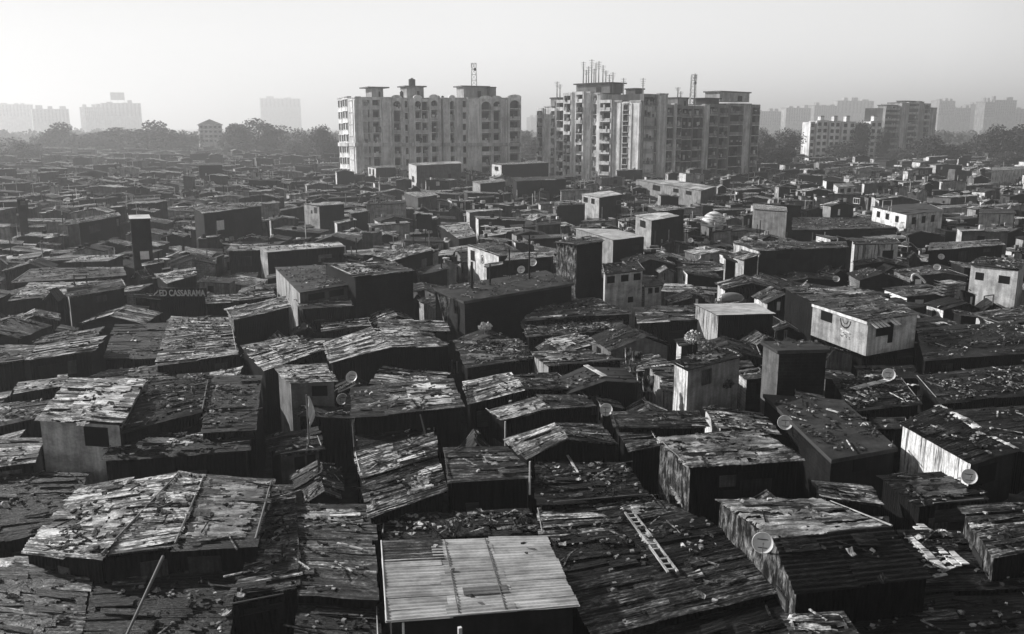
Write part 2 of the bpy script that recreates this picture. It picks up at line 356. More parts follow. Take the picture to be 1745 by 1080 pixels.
ALLHUTS = []   # footprints for the filler: (cx, cy, r, poly)
ROOFS = []     # planes for the litter: (Q, dist, weight)
TONES = {'lit': .29, 'mid': .075, 'dark': .012, 'white': .5, 'slab': .034, 'pale': .42}
ROOFTOP = None
def hut(label, pts, z, roof='mid', walls=('tin', .03), left=None, right=None, kind='s', z0=0, wins=(), tarps=(), rag=1, name='shack',
        cat='shack', group='rooftops of the crowded shack settlement', rnd=None, clean=False, world=False, litter=1, slab=False, nsheet=.5):
    rnd = rnd or random.Random(sum(ord(c)*(i+1) for i, c in enumerate(label)))
    if world: ring = list(pts)
    else:
        if kind == 's':
            zz = z if isinstance(z, tuple) else (z, z)
            zs = (zz[0], zz[1], zz[1], zz[0])
        elif kind == 'gy': zs = (z[0], z[1], z[0], z[0], z[1], z[0])
        else: zs = (z[0], z[0], z[1], z[0]+.1, z[0]+.1, z[1])
        ring = [PZ(p[0], p[1], q) for p, q in zip(pts, zs)]
    c = sum(ring, Vector())/len(ring); dist = (c-CAM).length
    org = Vector((c.x, c.y, z0))
    t = thing(name, label, cat, org, 0, group)
    if kind == 's': planes = [tuple(ring)]; nm = ['f', 'r', 'b', 'l']
    elif kind == 'gy': planes = [(ring[0], ring[1], ring[4], ring[5]), (ring[1], ring[2], ring[3], ring[4])]; nm = ['f', 'f', 'r', 'b', 'b', 'l']
    else: planes = [(ring[0], ring[1], ring[2], ring[5]), (ring[5], ring[2], ring[3], ring[4])]; nm = ['f', 'r', 'r', 'b', 'l', 'l']
    left = left or walls; right = right or walls  # left sides mostly toned paler than fronts, painting the sun on them
    specs = [{'f': walls, 'b': walls, 'l': left, 'r': right}[x] for x in nm]
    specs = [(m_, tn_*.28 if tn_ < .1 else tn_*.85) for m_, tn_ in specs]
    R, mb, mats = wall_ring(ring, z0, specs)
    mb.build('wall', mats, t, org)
    if isinstance(roof, str): roofs = [roof]*len(planes)
    else: roofs = list(roof)  # a pair of tones paints the sunny slope lighter than the shaded one
    mb = MB()
    for Q, rs in zip(planes, roofs):
        tn = TONES[rs]
        if slab:
            n = Vector((0, 0, 1)); g = 8; vs = []; uv = []
            for a in range(g+1):
                for b2 in range(g+1):
                    p = bil(Q, a/g, b2/g); vs.append(p+n*(.03+.03*noise.noise(p*.8))); uv.append((p.x, p.y))
            fs = [(a*(g+1)+b2, (a+1)*(g+1)+b2, (a+1)*(g+1)+b2+1, a*(g+1)+b2+1) for a in range(g) for b2 in range(g)]
            mb.add(vs, fs, uv, tn)
            e = [vs[0], vs[g*(g+1)], vs[-1], vs[g]]; lo = [p-n*.2 for p in e]
            mb.add(e+lo, [(4, 5, 1, 0), (5, 6, 2, 1), (6, 7, 3, 2), (7, 4, 0, 3), (7, 6, 5, 4)], [(p.x, p.z) for p in e+lo], tn*1.6)
        else: roof_plane(mb, Q, dist, rnd, tn, rag, clean, nsheet)
        if litter and not slab and not clean and dist < 110:   # small odd sheets lapped over the main ones
            Wd = (Q[1]-Q[0]).length; Dp = (Q[3]-Q[0]).length; nn_ = (Q[1]-Q[0]).cross(Q[3]-Q[0]).normalized(); nn_ = -nn_ if nn_.z < 0 else nn_
            for _ in range(int(Wd*Dp*rnd.uniform(.15, .45))):
                u, v = rnd.uniform(0, .85), rnd.uniform(0, .88); du, dv = rnd.uniform(.5, 1.6)/Wd, rnd.uniform(.25, .6)/Dp; up = nn_*rnd.uniform(.09, .14)
                sk_ = rnd.uniform(-.12, .12); tl = [rnd.uniform(-.01, .06) for _k in range(4)]
                q4 = [bil(Q, min(1.04, u+i*du), min(1.03, v+j*dv+sk_*i*.3))+up+nn_*tl[i+2*j] for i, j in ((0, 0), (1, 0), (1, 1), (0, 1))]
                tt_ = min(.6, max(.01, tn*math.exp(rnd.gauss(.1, .9)))); g4 = 5; vs4 = []; uv4 = []; o4 = rnd.uniform(0, 60)
                for i in range(g4+1):
                    for j in range(9):
                        p4 = bil(q4, i/g4, j/8); vs4.append(p4+nn_*(.018*math.sin(j*PI*.75)+.02*noise.noise(p4*3))); uv4.append((o4+i/g4*du*Wd, o4+j/8*dv*Dp))
                mb.add(vs4, [(i*9+j, (i+1)*9+j, (i+1)*9+j+1, i*9+j+1) for i in range(g4) for j in range(8)], uv4, tt_, 0, True)
        if litter: ROOFS.append((Q, dist, litter))
    mb.build('roof', S_SLAB if slab else (S_CLEAN if clean else S_SHEET), t, org)
    if rag > .45 and not slab and dist < 150:
        for k, (a_, b_) in enumerate(((ring[0], ring[1] if kind != 'gy' else ring[2]), (ring[0], ring[-1]), (ring[1] if kind == 's' else ring[2], ring[2] if kind == 's' else ring[3]))):
            if (kind == 'gy' and k == 0) or rnd.random() > .25: continue
            m2 = MB(); a2 = a_.lerp(b_, rnd.uniform(-.04, .2)); b2_ = a_.lerp(b_, rnd.uniform(.75, 1.06)); m2.tube(a2+Vector((0, 0, .12)), b2_+Vector((0, 0, .12)), rnd.uniform(.02, .045), .02, 6, rnd.choice([.04, .2, .35, .5]))
            m2.build('edge_pole', S_WOOD, t, org)
    for (pi, u0, u1, v0, v1, tn) in tarps:
        m2 = MB(); crumple(m2, planes[pi], u0, u1, v0, v1, rnd, tn, dist)
        if not m2.f: continue
        m2.build('tarpaulin', S_TARP, t, org)
    if dist < 170 and not slab and not wins and rnd.random() < .9:     # patches of other sheet nailed over the walls
        for _k in range(rnd.randint(1, 4)):
            a_, b_ = (R[0], R[1]) if rnd.random() < .7 else (R[-1], R[0])
            d_ = Vector((b_.x-a_.x, b_.y-a_.y, 0)); L_ = d_.length
            if L_ < 1: continue
            d_ /= L_; n_ = Vector((d_.y, -d_.x, 0)); hw_ = min(L_*.3, rnd.uniform(.25, .8)); hz_ = rnd.uniform(.2, .6); u_ = rnd.uniform(hw_/L_+.02, 1-hw_/L_-.02)
            tp_ = min(a_.z, b_.z)-.1-rnd.uniform(0, 1.2)
            m2 = MB(); tw_ = Vector((0, 0, 1))+d_*rnd.uniform(-.08, .08)
            m2.obox(a_+d_*(u_*L_)+n_*(.022+.004*_k)+Vector((0, 0, tp_-hz_-a_.z)), d_*hw_, n_*.014, tw_*hz_, rnd.choice([.006, .012, .02, .04, .07, .12]))
            m2.build('wall_patch', S_TIN if rnd.random() < .6 else S_WOOD, t, org)
    E = {'f': (R[0], R[1]), 'l': (R[-1], R[0]), 'r': (R[1], R[2])}
    if kind == 'gy': E['f2'] = (R[1], R[2]); E['r'] = (R[2], R[3])
    for wn in wins:
        side, u0, u1, h0, h1 = wn[:5]; kw = wn[5] if len(wn) > 5 else {}
        a, b = E[side]; opening(t, a, b, None, u0, u1, h0, h1, org, **kw)
    ALLHUTS.append((c, [Vector((p.x, p.y)) for p in ring] if kind == 's' else
                    ([Vector((ring[i].x, ring[i].y)) for i in ((0, 2, 3, 5) if kind == 'gy' else (0, 1, 3, 4))]), label, t))
    return t, ring, R, org, dist
# ------------------------------------------------------------------ ground
mb = MB()
G = 6000; step = [-G, -2000, -600, -150, 0, 150, 600, 2000, G]
mb.quad((-G, -60, 0), (G, -60, 0), (G, G, 0), (-G, G, 0), .04)
gr = mb.build('ground', M_EARTH); tag(gr, 'dark bare earth between the shacks', 'ground', kind='structure')
# ------------------------------------------------------------------ the huts one can tell apart
SHORT = {}
def hh(short, label, pts, z, **k):
    r = hut(label, pts, z, **k); SHORT[label] = short; return r
D_ = ('tin', .028); DB = ('brick', .035); GP = ('plaster', .2); WP = ('plaster', .62); LT = ('tin', .3); DP = ('plaster', .06)
# foreground
hh('triple patched roof', 'brightly lit patchwork roof at lower left, leftmost of three slabs divided by pale poles', [(38, 942), (172, 954), (306, 806), (139, 830)], (3.9, 4.3), roof='lit', walls=D_, tarps=[(0, .35, .95, .1, .6, .3)], nsheet=.6)
hh('middle patched roof', 'brightly lit patchwork roof at lower left, middle of three slabs divided by pale poles', [(172, 954), (298, 937), (349, 812), (306, 806)], 4.35, roof='lit', walls=D_, tarps=[(0, .25, .9, .3, .75, .38)], nsheet=.6)
hh('rubbly grey slab roof', 'grey lumpy rectangular roof with a lit right edge, rightmost of three joined slabs', [(298, 937), (437, 932), (466, 818), (349, 812)], 4.35, roof='mid', walls=D_, tarps=[(0, .05, .95, .05, .95, .17)])
hh('narrow streaked roof', 'narrow streaky grey roof stepping down just right of the rubbly grey slab', [(392, 1035), (508, 1012), (500, 826), (468, 828)], 3.6, roof='mid', tarps=[(0, .15, .8, .1, .5, .2)])
hh('dark-lower sheet roof', 'sheet roof left of the big clean corrugated roof with pale ragged upper edge', [(512, 1012), (642, 1022), (634, 862), (505, 862)], 3.5, roof='mid', tarps=[(0, .02, .95, .7, .98, .26)])
hh('cut-off bottom roof', 'low dark roof with scattered bits cut off by the bottom edge beside the clean roof', [(500, 1150), (648, 1160), (642, 1040), (512, 1032)], 3.0, roof='dark')
hh('black front roof', 'black smooth corrugated roof under the front eave of the triple patched roof', [(120, 1150), (383, 1150), (405, 958), (168, 970)], 3.3, roof='dark', rag=.4)
hh('corner wavy roof', 'wavy streaked dark roof filling the bottom left corner', [(-90, 1150), (118, 1150), (160, 962), (-70, 945)], 3.3, roof='mid', nsheet=.6, tarps=[(0, .1, .9, .2, .8, .07)])
hh('black roof by left edge', 'black roof at the left edge behind the corner wavy roof', [(-90, 935), (98, 905), (148, 806), (-60, 802)], 3.3, roof='dark')
hh('pale cut-off roof', 'small pale smooth roof cut off by the left edge left of the plastered house', [(-60, 802), (60, 788), (74, 748), (-60, 750)], 3.9, roof='lit', rag=.5, tarps=[(0, .05, .9, .02, .3, .35)])
hh('grey plastered house', 'tall grey plastered house with a pale crumpled roof and dark window opening at left', [(62, 716), (205, 724), (246, 648), (118, 645)], 5.6, roof='lit', walls=('plaster', .55), left=('plaster', .6), right=DP, wins=[('f', .55, .85, .15, 1.1, {'frame_t': .05})], tarps=[(0, .25, .95, .15, 1.0, .42), (0, .02, .7, -.08, .12, .35)], cat='house', name='plastered_house')
hh('dark sloping roof', 'dark sloping roof with a lit pole along its left edge behind the grey plastered house', [(203, 740), (345, 702), (357, 637), (250, 647)], 5.0, roof='dark', rag=.6, walls=D_)
hh('flat black block', 'flat black box shaped hut with a thin pale rim right of the dark sloping roof', [(343, 738), (436, 733), (446, 640), (358, 640)], 4.9, roof='dark', rag=.3, walls=D_)
hh('white-tarp roof', 'long dark lean-to roof with a crumpled white tarp on it below the plastered house', [(172, 785), (425, 769), (429, 736), (203, 744)], 4.4, roof='dark', rag=.5, walls=D_, tarps=[(0, .17, .62, .25, .97, .62), (0, .5, .78, .72, 1.0, .55)])
hh('hut with square window', 'small pale fronted hut with a square dark window opening beside the dark courtyard', [(492, 652), (573, 650), (553, 622), (470, 628)], 4.7, roof='lit', walls=('plaster', .24), wins=[('f', .48, .84, .2, .8, {'frame_t': .25})])
hh('low barred hut', 'low hut front with two dark openings and pale posts at the courtyard foot', [(473, 778), (549, 766), (541, 746), (482, 752)], 3.6, roof='mid', walls=('plaster', .14), wins=[('f', .35, .62, .15, .8, {'frame_t': .4}), ('f', .68, .9, .15, .8, {'frame_t': .2})])
hh('bamboo-pole dark roof', 'dark smooth roof with a bamboo pole standing at its edge above two bright ribbed roofs', [(604, 772), (740, 740), (738, 706), (600, 716)], 3.6, roof='dark', rag=.5)
hh('roof with white splash', 'broad dark grey roof with a bright white patch on its right half', [(600, 712), (790, 694), (770, 645), (598, 662)], 4.7, roof='mid', walls=D_, tarps=[(0, .45, .98, .05, .9, .5), (0, .2, .6, .25, .5, .35)], rag=.6)
hh('upper ribbed bright roof', 'bright ribbed roof, upper of the two stacked left of the black fronted hut', [(616, 816), (743, 778), (739, 738), (605, 772)], 4.05, roof='lit', nsheet=.6)
hh('lower ribbed bright roof', 'bright ribbed roof, lower of the two stacked left of the black fronted hut', [(628, 882), (760, 838), (743, 784), (618, 823)], 3.9, roof='lit', tarps=[(0, .5, .95, .2, .8, .3)], nsheet=.6)
hh('black fronted hut', 'black fronted square hut with a flat dull grey roof and a small heap on top', [(765, 821), (905, 813), (862, 762), (756, 764)], 4.3, roof='mid', walls=('tin', .012), rag=.5, nsheet=.25, tarps=[(0, .45, .72, .35, .85, .2)])
hh('upper bright gable', 'ribbed bright gabled roof, hindmost of three in the middle with dark eaves', [(800, 688), (893, 663), (982, 664), (948, 637), (870, 638), (790, 654)], (4.0, 4.6), kind='gy', roof=('lit', 'mid'))
hh('middle bright gable', 'ribbed bright gabled roof, middle one of three, with a white post under its left corner', [(857, 718), (936, 697), (1013, 692), (996, 675), (914, 673), (826, 698)], (4.0, 4.6), kind='gy', roof=('lit', 'mid'), tarps=[(0, .1, .9, .1, .8, .3)])
hh('front bright gable', 'ribbed bright gabled roof, frontmost of three, with a black gable wall', [(895, 782), (967, 749), (1052, 757), (1025, 727), (945, 724), (862, 751)], (4.0, 4.7), kind='gy', roof=('lit', 'lit'))
hh('streaked roof with stick', 'dark streaked roof right of the black fronted hut with a loose pale stick', [(918, 862), (1102, 846), (1065, 790), (912, 790)], 3.8, roof='dark', nsheet=.9, litter=2)
hh('left narrow streaked roof', 'narrow streaky roof just behind the right corner of the clean corrugated roof', [(925, 916), (1060, 905), (1010, 862), (916, 868)], 3.5, roof='mid', nsheet=.7, litter=2)
hh('right narrow streaked roof', 'narrow streaky roof directly left of the tarp covered hut', [(1062, 905), (1188, 882), (1108, 846), (1012, 862)], 3.6, roof='mid', nsheet=.8, tarps=[(0, .3, .9, .2, .8, .2)])
hh('rough dark roof', 'rough dark roof touching the right edge of the clean corrugated roof', [(962, 992), (1122, 966), (1060, 906), (938, 918)], 3.5, roof='dark', nsheet=.8, litter=2)
hh('dark ladder roof', 'sloping dark roof carrying the broken ladder', [(1124, 966), (1264, 932), (1200, 884), (1063, 906)], (3.8, 3.6), roof='dark', nsheet=.7, litter=1)
hh('long ribbed dark roof', 'long dark roof with crisp pale rib lines right of the clean corrugated roof', [(1010, 1088), (1322, 1012), (1264, 934), (962, 994)], 3.7, roof='mid', nsheet=.25, rag=.4, litter=.25)
hh('lowest ribbed roof', 'dark ribbed roof cut by the bottom edge below the long ribbed one', [(1030, 1190), (1372, 1112), (1322, 1016), (1012, 1094)], 3.4, roof='dark', rag=.5, litter=.3)
W = hh('clean corrugated roof', 'clean pale corrugated roof with one dark sheet in its upper left corner at bottom centre', [(659, 1062), (986, 1034), (930, 914), (650, 924)], 4.7, roof='pale', clean=True, rag=.3, walls=DP, litter=.05, name='clean_roofed_shack', nsheet=.09)
hh('cluttered ledge', 'low cluttered dark roof strip directly behind the clean pale corrugated roof', [(652, 918), (925, 908), (902, 872), (655, 882)], 3.3, roof='dark', nsheet=.8, litter=3, tarps=[(0, .3, .9, .2, .8, .08)])
hh('tarp covered hut', 'big black fronted hut with a crumpled grey tarp roof and rag-hung side', [(1172, 797), (1369, 785), (1296, 733), (1118, 747)], 4.9, roof='mid', walls=('tin', .012), left=('rag', .14), tarps=[(0, -.01, 1.01, -.02, 1.0, .2)])
hh('pale-edged plank roof', 'long thin plank roof with a white front edge beside the lone satellite dish', [(1050, 730), (1208, 728), (1190, 704), (1042, 703)], 3.9, roof='mid', tarps=[(0, .0, .95, .0, .2, .5)])
hh('small step roof', 'small grey stepped roof tucked left of the tarp covered hut', [(1072, 768), (1122, 760), (1108, 735), (1052, 735)], 3.6, roof='mid')
hh('graffiti-ended box', 'grey box house with a bright narrow left end covered in black scrawls', [(1170, 631), (1266, 608), (1245, 588), (1144, 618)], 5.9, roof='dark', walls=('plaster', .3), left=('stain', .8), tarps=[(0, .05, .95, .1, .9, .08)], name='box_house', cat='house', litter=3)
hh('brick cube house', 'dark brick cube house with thin flat roof slabs right of the grey box house', [(1325, 598), (1415, 596), (1392, 581), (1296, 582)], 5.9, roof='slab', slab=True, walls=('brick', .05), left=('plaster', .16), name='brick_house', cat='house')
hh('white flat-roofed hut', 'hut with a smooth white overhanging flat roof and pale tin side wall', [(1222, 537), (1322, 535), (1288, 517), (1182, 518)], 5.2, roof='white', clean=True, rag=.1, walls=('tin', .03), left=('stain', .5), litter=0, nsheet=.05)
T = hh('whitewashed corner house', 'whitewashed corner house with a striped awning, dark window and painted side wall', [(1480, 548), (1568, 535), (1500, 504), (1381, 516)], 5.8, roof='mid', walls=('plaster', .85), left=('plaster', .45), z0=3.3, rag=.5, name='whitewashed_house', cat='house', wins=[('f', .17, .52, .25, 1.15, {'frame_t': .5}), ('f', .42, .52, 1.15, 1.75, {'frame_t': .5, 'nm': 'door'}), ('l', .17, .38, .25, .95, {'frame_t': .7, 'bars': 2})])
hh('rumpled roof behind', 'rumpled pale edged roof directly behind the whitewashed corner house', [(1385, 514), (1522, 504), (1452, 489), (1335, 491)], 5.4, roof='mid', tarps=[(0, .2, .95, .2, .95, .2)], walls=D_)
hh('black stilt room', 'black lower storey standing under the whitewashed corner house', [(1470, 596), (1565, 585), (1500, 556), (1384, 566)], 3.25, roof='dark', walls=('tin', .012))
hh('broad grey slab roof', 'broad smooth grey slab roof with a white dish on its left side', [(1417, 784), (1530, 764), (1436, 682), (1300, 672)], 4.0, roof='slab', slab=True, left=('brick', .03), walls=DP, wins=[('f', .35, .55, .15, .8, {'frame_t': .05})], litter=.8)
hh('white stained wall house', 'dark roofed house with a long white stained wall facing left', [(1656, 791), (1737, 769), (1600, 692), (1532, 721)], 4.9, roof='dark', rag=.4, walls=('plaster', .09), left=('stain', .85), wins=[('f', .2, .6, .25, 1.1, {'frame_t': .08})], litter=1.2, name='white_walled_house', cat='house')
hh('ridge hut with dish', 'ridged hut at lower right with crumpled back slope and a dish at the gable', [(1355, 1010), (1590, 987), (1515, 899), (1400, 852), (1220, 853), (1318, 920)], (4.6, 5.5), kind='gx', roof=('dark', 'mid'), walls=('tin', .014), left=('rag', .16), tarps=[(1, .0, 1, .0, 1, .2)], rag=.5, nsheet=.4, litter=.3)
hh('right edge streaky roof', 'dark streaked roof at the right edge with rags hanging on its left wall', [(1692, 948), (1830, 925), (1765, 858), (1637, 867)], 4.4, roof='mid', left=('rag', .12), walls=('tin', .02))
hh('roof below the white wall', 'dark ribbed roof in front of the white stained wall', [(1565, 864), (1692, 852), (1640, 806), (1498, 812)], 3.7, roof='dark', tarps=[(0, .1, .9, .1, .9, .05)])
hh('black corner roof', 'black roof with few pale scraps in the bottom right corner', [(1440, 1150), (1850, 1150), (1740, 1012), (1410, 1035)], 3.2, roof='dark', nsheet=.3)
hh('dark roof under grating', 'black roof carrying the broken white grating at right', [(1560, 1010), (1790, 1000), (1700, 905), (1530, 905)], 3.3, roof='dark', rag=.4)
hh('bright rimmed fragment', 'roof fragment with a bright broken rim at the bottom edge right of centre', [(1385, 1150), (1500, 1150), (1434, 1048), (1338, 1052)], 4.2, roof='mid', tarps=[(0, 0, 1, .72, 1.0, .55)])
# middle left
hh('bright tilted roof', 'bright tilted roof over a black wall at the left, above the plastered house', [(46, 614), (158, 599), (180, 572), (66, 590)], 4.8, roof='pale', rag=1.2, nsheet=.3)
hh('cut-off ledge roof', 'low grey roof cut off by the left edge beside the bright tilted roof', [(-60, 628), (44, 614), (60, 590), (-40, 600)], 3.8, roof='mid')
hh('ladder-ribbed roof', 'tall bright roof of stacked ribbed sheets like ladder rungs', [(266, 624), (404, 606), (392, 541), (292, 541)], 4.0, roof='lit', nsheet=.8)
hh('black roof in between', 'black roof between the bright tilted roof and the ladder ribbed roof', [(178, 612), (268, 610), (290, 552), (196, 555)], 3.7, roof='dark')
hh('thin bright strip', 'thin bright roof strip just behind the grey plastered house', [(24, 670), (108, 657), (113, 642), (35, 650)], 3.9, roof='lit', tarps=[(0, .1, .9, .1, .8, .5)])
hh('rough roof by edge', 'rough dark roof at the left edge behind the pale cut-off roof', [(-60, 738), (60, 714), (98, 680), (-40, 692)], 3.4, roof='mid', nsheet=.7)
hh('grey overlapping roof', 'grey roof lapping in front of the ladder ribbed roof', [(130, 652), (288, 645), (278, 622), (186, 632)], 3.5, roof='mid')
hh('forked bright roof', 'bright forked roof above the hut with the square window', [(450, 630), (553, 597), (503, 573), (410, 592)], 4.3, roof='lit', nsheet=.7)
hh('pale ridge roof', 'pale gabled roof with lit left slope left of centre, above two dishes', [(563, 618), (668, 592), (762, 590), (722, 562), (634, 560), (552, 586)], (4.3, 4.8), kind='gy', roof=('pale', 'lit'), tarps=[(1, .0, .8, .5, 1, .55)], nsheet=.4)
hh('lumpy roof', 'lumpy grey roof with bright stones right of the pale ridge roof', [(795, 627), (906, 614), (884, 578), (772, 580)], 3.9, roof='mid', nsheet=.8, litter=3, tarps=[(0, .1, .9, .1, .6, .16)])
hh('striped end hut', 'low hut with a pale striped left end near the picture centre', [(932, 624), (1062, 614), (1002, 597), (906, 601)], 4.4, roof='mid', left=('stain', .4), tarps=[(0, .05, .6, .2, .9, .2)])
hh('bright diamond roof', 'bright diamond shaped roof in the picture centre', [(957, 598), (1014, 584), (983, 567), (930, 580)], 4.6, roof='pale', rag=1.4, tarps=[(0, .05, .9, .1, .9, .45)])
hh('smooth grey gable', 'smooth grey gabled roof with one pale ridge board and a black gable wall', [(967, 672), (1033, 649), (1092, 652), (1064, 627), (996, 625), (935, 651)], (4.0, 4.6), kind='gy', roof=('slab', 'dark'), clean=True, rag=.3, nsheet=.2)
hh('fan of sheets', 'broad fan shaped roof of pale streaked sheets below the dark brick terrace', [(892, 547), (1076, 535), (1012, 507), (925, 514)], 4.0, roof='mid', nsheet=.7)
hh('streaky low roof', 'streaky low roof left of the white flat-roofed hut', [(1088, 550), (1196, 546), (1170, 525), (1080, 523)], 4.0, roof='mid', nsheet=.8)
hh('rubble roof', 'roof littered with bright rubble in front of the fan of sheets', [(898, 574), (1062, 562), (1058, 540), (888, 550)], 3.5, roof='mid', litter=5, tarps=[(0, .1, .9, .5, .95, .18)])
hh('roof with white plank', 'dark roof with a white plank and small dish below the whitewashed house', [(1450, 702), (1570, 690), (1530, 640), (1420, 648)], 3.8, roof='dark', litter=3, rag=.6)
hh('dark right slab', 'dark smooth roof at the right edge level with the whitewashed house', [(1575, 615), (1790, 600), (1730, 548), (1562, 560)], 3.9, roof='dark', rag=.5)
hh('littered right roof', 'dark roof strewn with pale scraps behind the white stained wall', [(1602, 688), (1790, 668), (1740, 622), (1560, 640)], 3.6, roof='dark', litter=5)
hh('far right black roof', 'black roof at the right edge beyond the white stained wall house', [(1750, 775), (1850, 750), (1760, 692), (1622, 700)], 3.9, roof='dark', litter=2)
# rows further back
hh('lit-topped black hut', 'black walled hut with a narrow tilted bright roof left of the two-storey brick house', [(396, 546), (496, 523), (487, 506), (384, 527)], 5.0, roof='pale', walls=('tin', .02), left=('rag', .3))
hh('plain grey box', 'plain grey walled box hut at left with a pale tilted rim', [(116, 508), (215, 491), (206, 475), (110, 491)], 5.3, roof='mid', walls=('plaster', .09), left=('plaster', .4))
hh('tangled pale roof', 'big tangled pale and grey roof left of the plain grey box', [(14, 514), (116, 502), (186, 478), (50, 484)], 4.2, roof='lit', tarps=[(0, .1, .95, .2, .9, .3)])
hh('streaks by left edge', 'long rough streaked roof behind the tangled pale roof', [(20, 482), (215, 470), (208, 455), (55, 458)], 4.0, roof='mid')
hh('white wedge roof', 'small white wedge roof behind the lettered sign', [(284, 483), (337, 468), (333, 457), (264, 468)], 4.6, roof='white', rag=1, nsheet=.2)
SG = hh('signed black hut', 'black hut with a row of white capital letters along its eave', [(270, 506), (352, 504), (346, 492), (274, 492)], 4.9, roof='dark', walls=('tin', .012), rag=.4)
hh('slanting white eave', 'slim roof with a slanting white eave between sign and bright topped hut', [(352, 518), (470, 506), (464, 496), (348, 506)], 4.4, roof='lit')
hh('white-edged long hut', 'long black hut with a flat white edged roof and pale striped side', [(453, 430), (588, 420), (577, 412), (440, 421)], 5.9, roof='white', clean=True, rag=.3, walls=D_, left=('tin', .4))
hh('barrel shaped hut', 'round shouldered hut with a pale rim left of the long black hut', [(388, 428), (452, 426), (446, 415), (395, 417)], 5.4, roof='lit', walls=('tin', .03), left=('tin', .2))
hh('veranda house', 'grey roofed house with a pale windowed veranda and lit slatted side', [(510, 499), (603, 484), (560, 451), (468, 456)], 5.8, roof='slab', clean=True, rag=.3, nsheet=.1, walls=('plaster', .12), left=('stain', .5), wins=[('f', .15, .45, .2, .75, {'frame_t': .3}), ('f', .55, .82, .2, .75, {'frame_t': .3})], name='veranda_house', cat='house')
hh('two-storey brick house', 'dark two storey brick house under a pale cluttered roof left of centre', [(604, 472), (707, 462), (665, 446), (552, 449)], 6.8, roof='mid', walls=('brick', .04), tarps=[(0, .05, .5, .1, .9, .4)], litter=3, name='brick_house', cat='house', wins=[('f', .15, .3, .5, 1.2, {'frame_t': .05}), ('f', .55, .7, .5, 1.2, {'frame_t': .05}), ('f', .5, .62, 2.6, 3.4, {'frame_t': .06})])
hh('low room under veranda', 'dark low room in front of the veranda house', [(512, 526), (600, 522), (596, 511), (507, 512)], 4.8, roof='mid', walls=D_, left=('tin', .14))
hh('stone-weighted roof', 'bright lumpy lean-to roof over a black wall behind the brick house', [(668, 444), (740, 425), (713, 416), (632, 434)], 5.6, roof='lit', walls=('tin', .015), nsheet=.7, litter=2)
BW = hh('bright white wall hut', 'hut with the brightest white side wall at centre, painted with a round emblem', [(850, 436), (889, 431), (852, 412), (795, 417)], 5.6, roof='mid', walls=('tin', .03), left=('plaster', .8))
TE = hh('brick terrace', 'flat terrace on dark brick walls with bare columns standing up', [(790, 514), (978, 483), (930, 461), (738, 491)], 5.6, roof='slab', slab=True, walls=('brick', .035), left=('brick', .08), name='brick_terrace', cat='house', litter=2)
hh('tall brick tower house', 'tall narrow dark brick house with cluttered lit side, right of the terrace', [(982, 418), (1030, 411), (1014, 403), (945, 413)], 8.2, roof='mid', walls=('brick', .04), left=('rag', .2), name='brick_house', cat='house', litter=2)
hh('three-window house', 'grey plastered house with three dark windows under its eave at centre', [(1030, 468), (1098, 461), (1086, 446), (1026, 451)], 6.4, roof='dark', walls=('plaster', .6), name='plastered_house', cat='house', wins=[('f', .05, .25, .15, .75), ('f', .42, .62, .15, .75), ('f', .76, .95, .15, .75), ('f', .62, .76, 2.2, 2.7)])
hh('low annex', 'low pale annex with two openings right of the three-window house', [(1098, 489), (1130, 486), (1121, 476), (1096, 479)], 4.8, roof='dark', walls=('plaster', .5), wins=[('f', .2, .45, .1, .6), ('f', .6, .85, .1, .6)])
hh('white slab hut', 'hut with a thin brilliant white roof beside the tall brick tower house', [(1045, 409), (1100, 403), (1050, 391), (980, 389)], 6.4, roof='white', clean=True, rag=.1, walls=D_, left=('plaster', .35), litter=0, nsheet=.05)
hh('white-capped box', 'pale box hut with a bright white cap in the back row at centre', [(1021, 337), (1061, 331), (1040, 325), (990, 331)], 7.0, roof='white', clean=True, rag=.3, walls=('plaster', .07), left=('plaster', .5), litter=0, wins=[('l', .1, .35, .3, 1.2), ('l', .55, .75, .3, 1.2)])
hh('pale stepped box', 'pale box hut with white roof, front of a stepped pair right of centre', [(1110, 376), (1158, 368), (1132, 361), (1081, 367)], 7.0, roof='white', clean=True, rag=.3, walls=('plaster', .06), left=('plaster', .4), litter=0, wins=[('l', .3, .65, .3, 1.2)])
hh('rear stepped box', 'hut with white roof, rear of the stepped pair right of centre', [(1122, 360), (1168, 356), (1145, 350), (1103, 351)], 7.2, roof='white', rag=.5, walls=('plaster', .06))
hh('long windowed hut', 'long low grey house with three dark windows in the back row', [(1195, 325), (1219, 318), (1150, 307), (1083, 306)], 6.2, roof='pale', clean=True, rag=.3, walls=('plaster', .1), left=('plaster', .28), wins=[('l', .3, .42, .4, 1.6), ('l', .62, .7, .4, 1.2), ('l', .8, .88, .4, 1.2)], cat='house', name='long_house')
hh('big grey back block', 'big grey two-storey block with a bright narrow end before the apartment building', [(709, 282), (787, 278), (781, 274), (695, 278)], 9.0, roof='pale', clean=True, rag=.2, walls=('plaster', .1), left=('plaster', .7), name='concrete_block', cat='house', litter=0, wins=[('f', .28, .34, 2.6, 3.8), ('f', .7, .76, 2.6, 3.8), ('l', .4, .7, 3, 4.6)])
hh('white-ended back hut', 'small hut with a white windowed end left of the big grey block', [(640, 286), (675, 285), (672, 281), (626, 284)], 7.2, roof='pale', rag=.3, walls=('plaster', .06), left=('plaster', .8), litter=0, wins=[('l', .15, .35, .4, 2), ('l', .6, .8, .4, 2)])
hh('bright lean-to', 'small bright lean-to right of the big grey block', [(818, 313), (862, 309), (856, 304), (804, 309)], 6.2, roof='white', rag=.4, walls=('plaster', .08), left=('plaster', .4), litter=0)
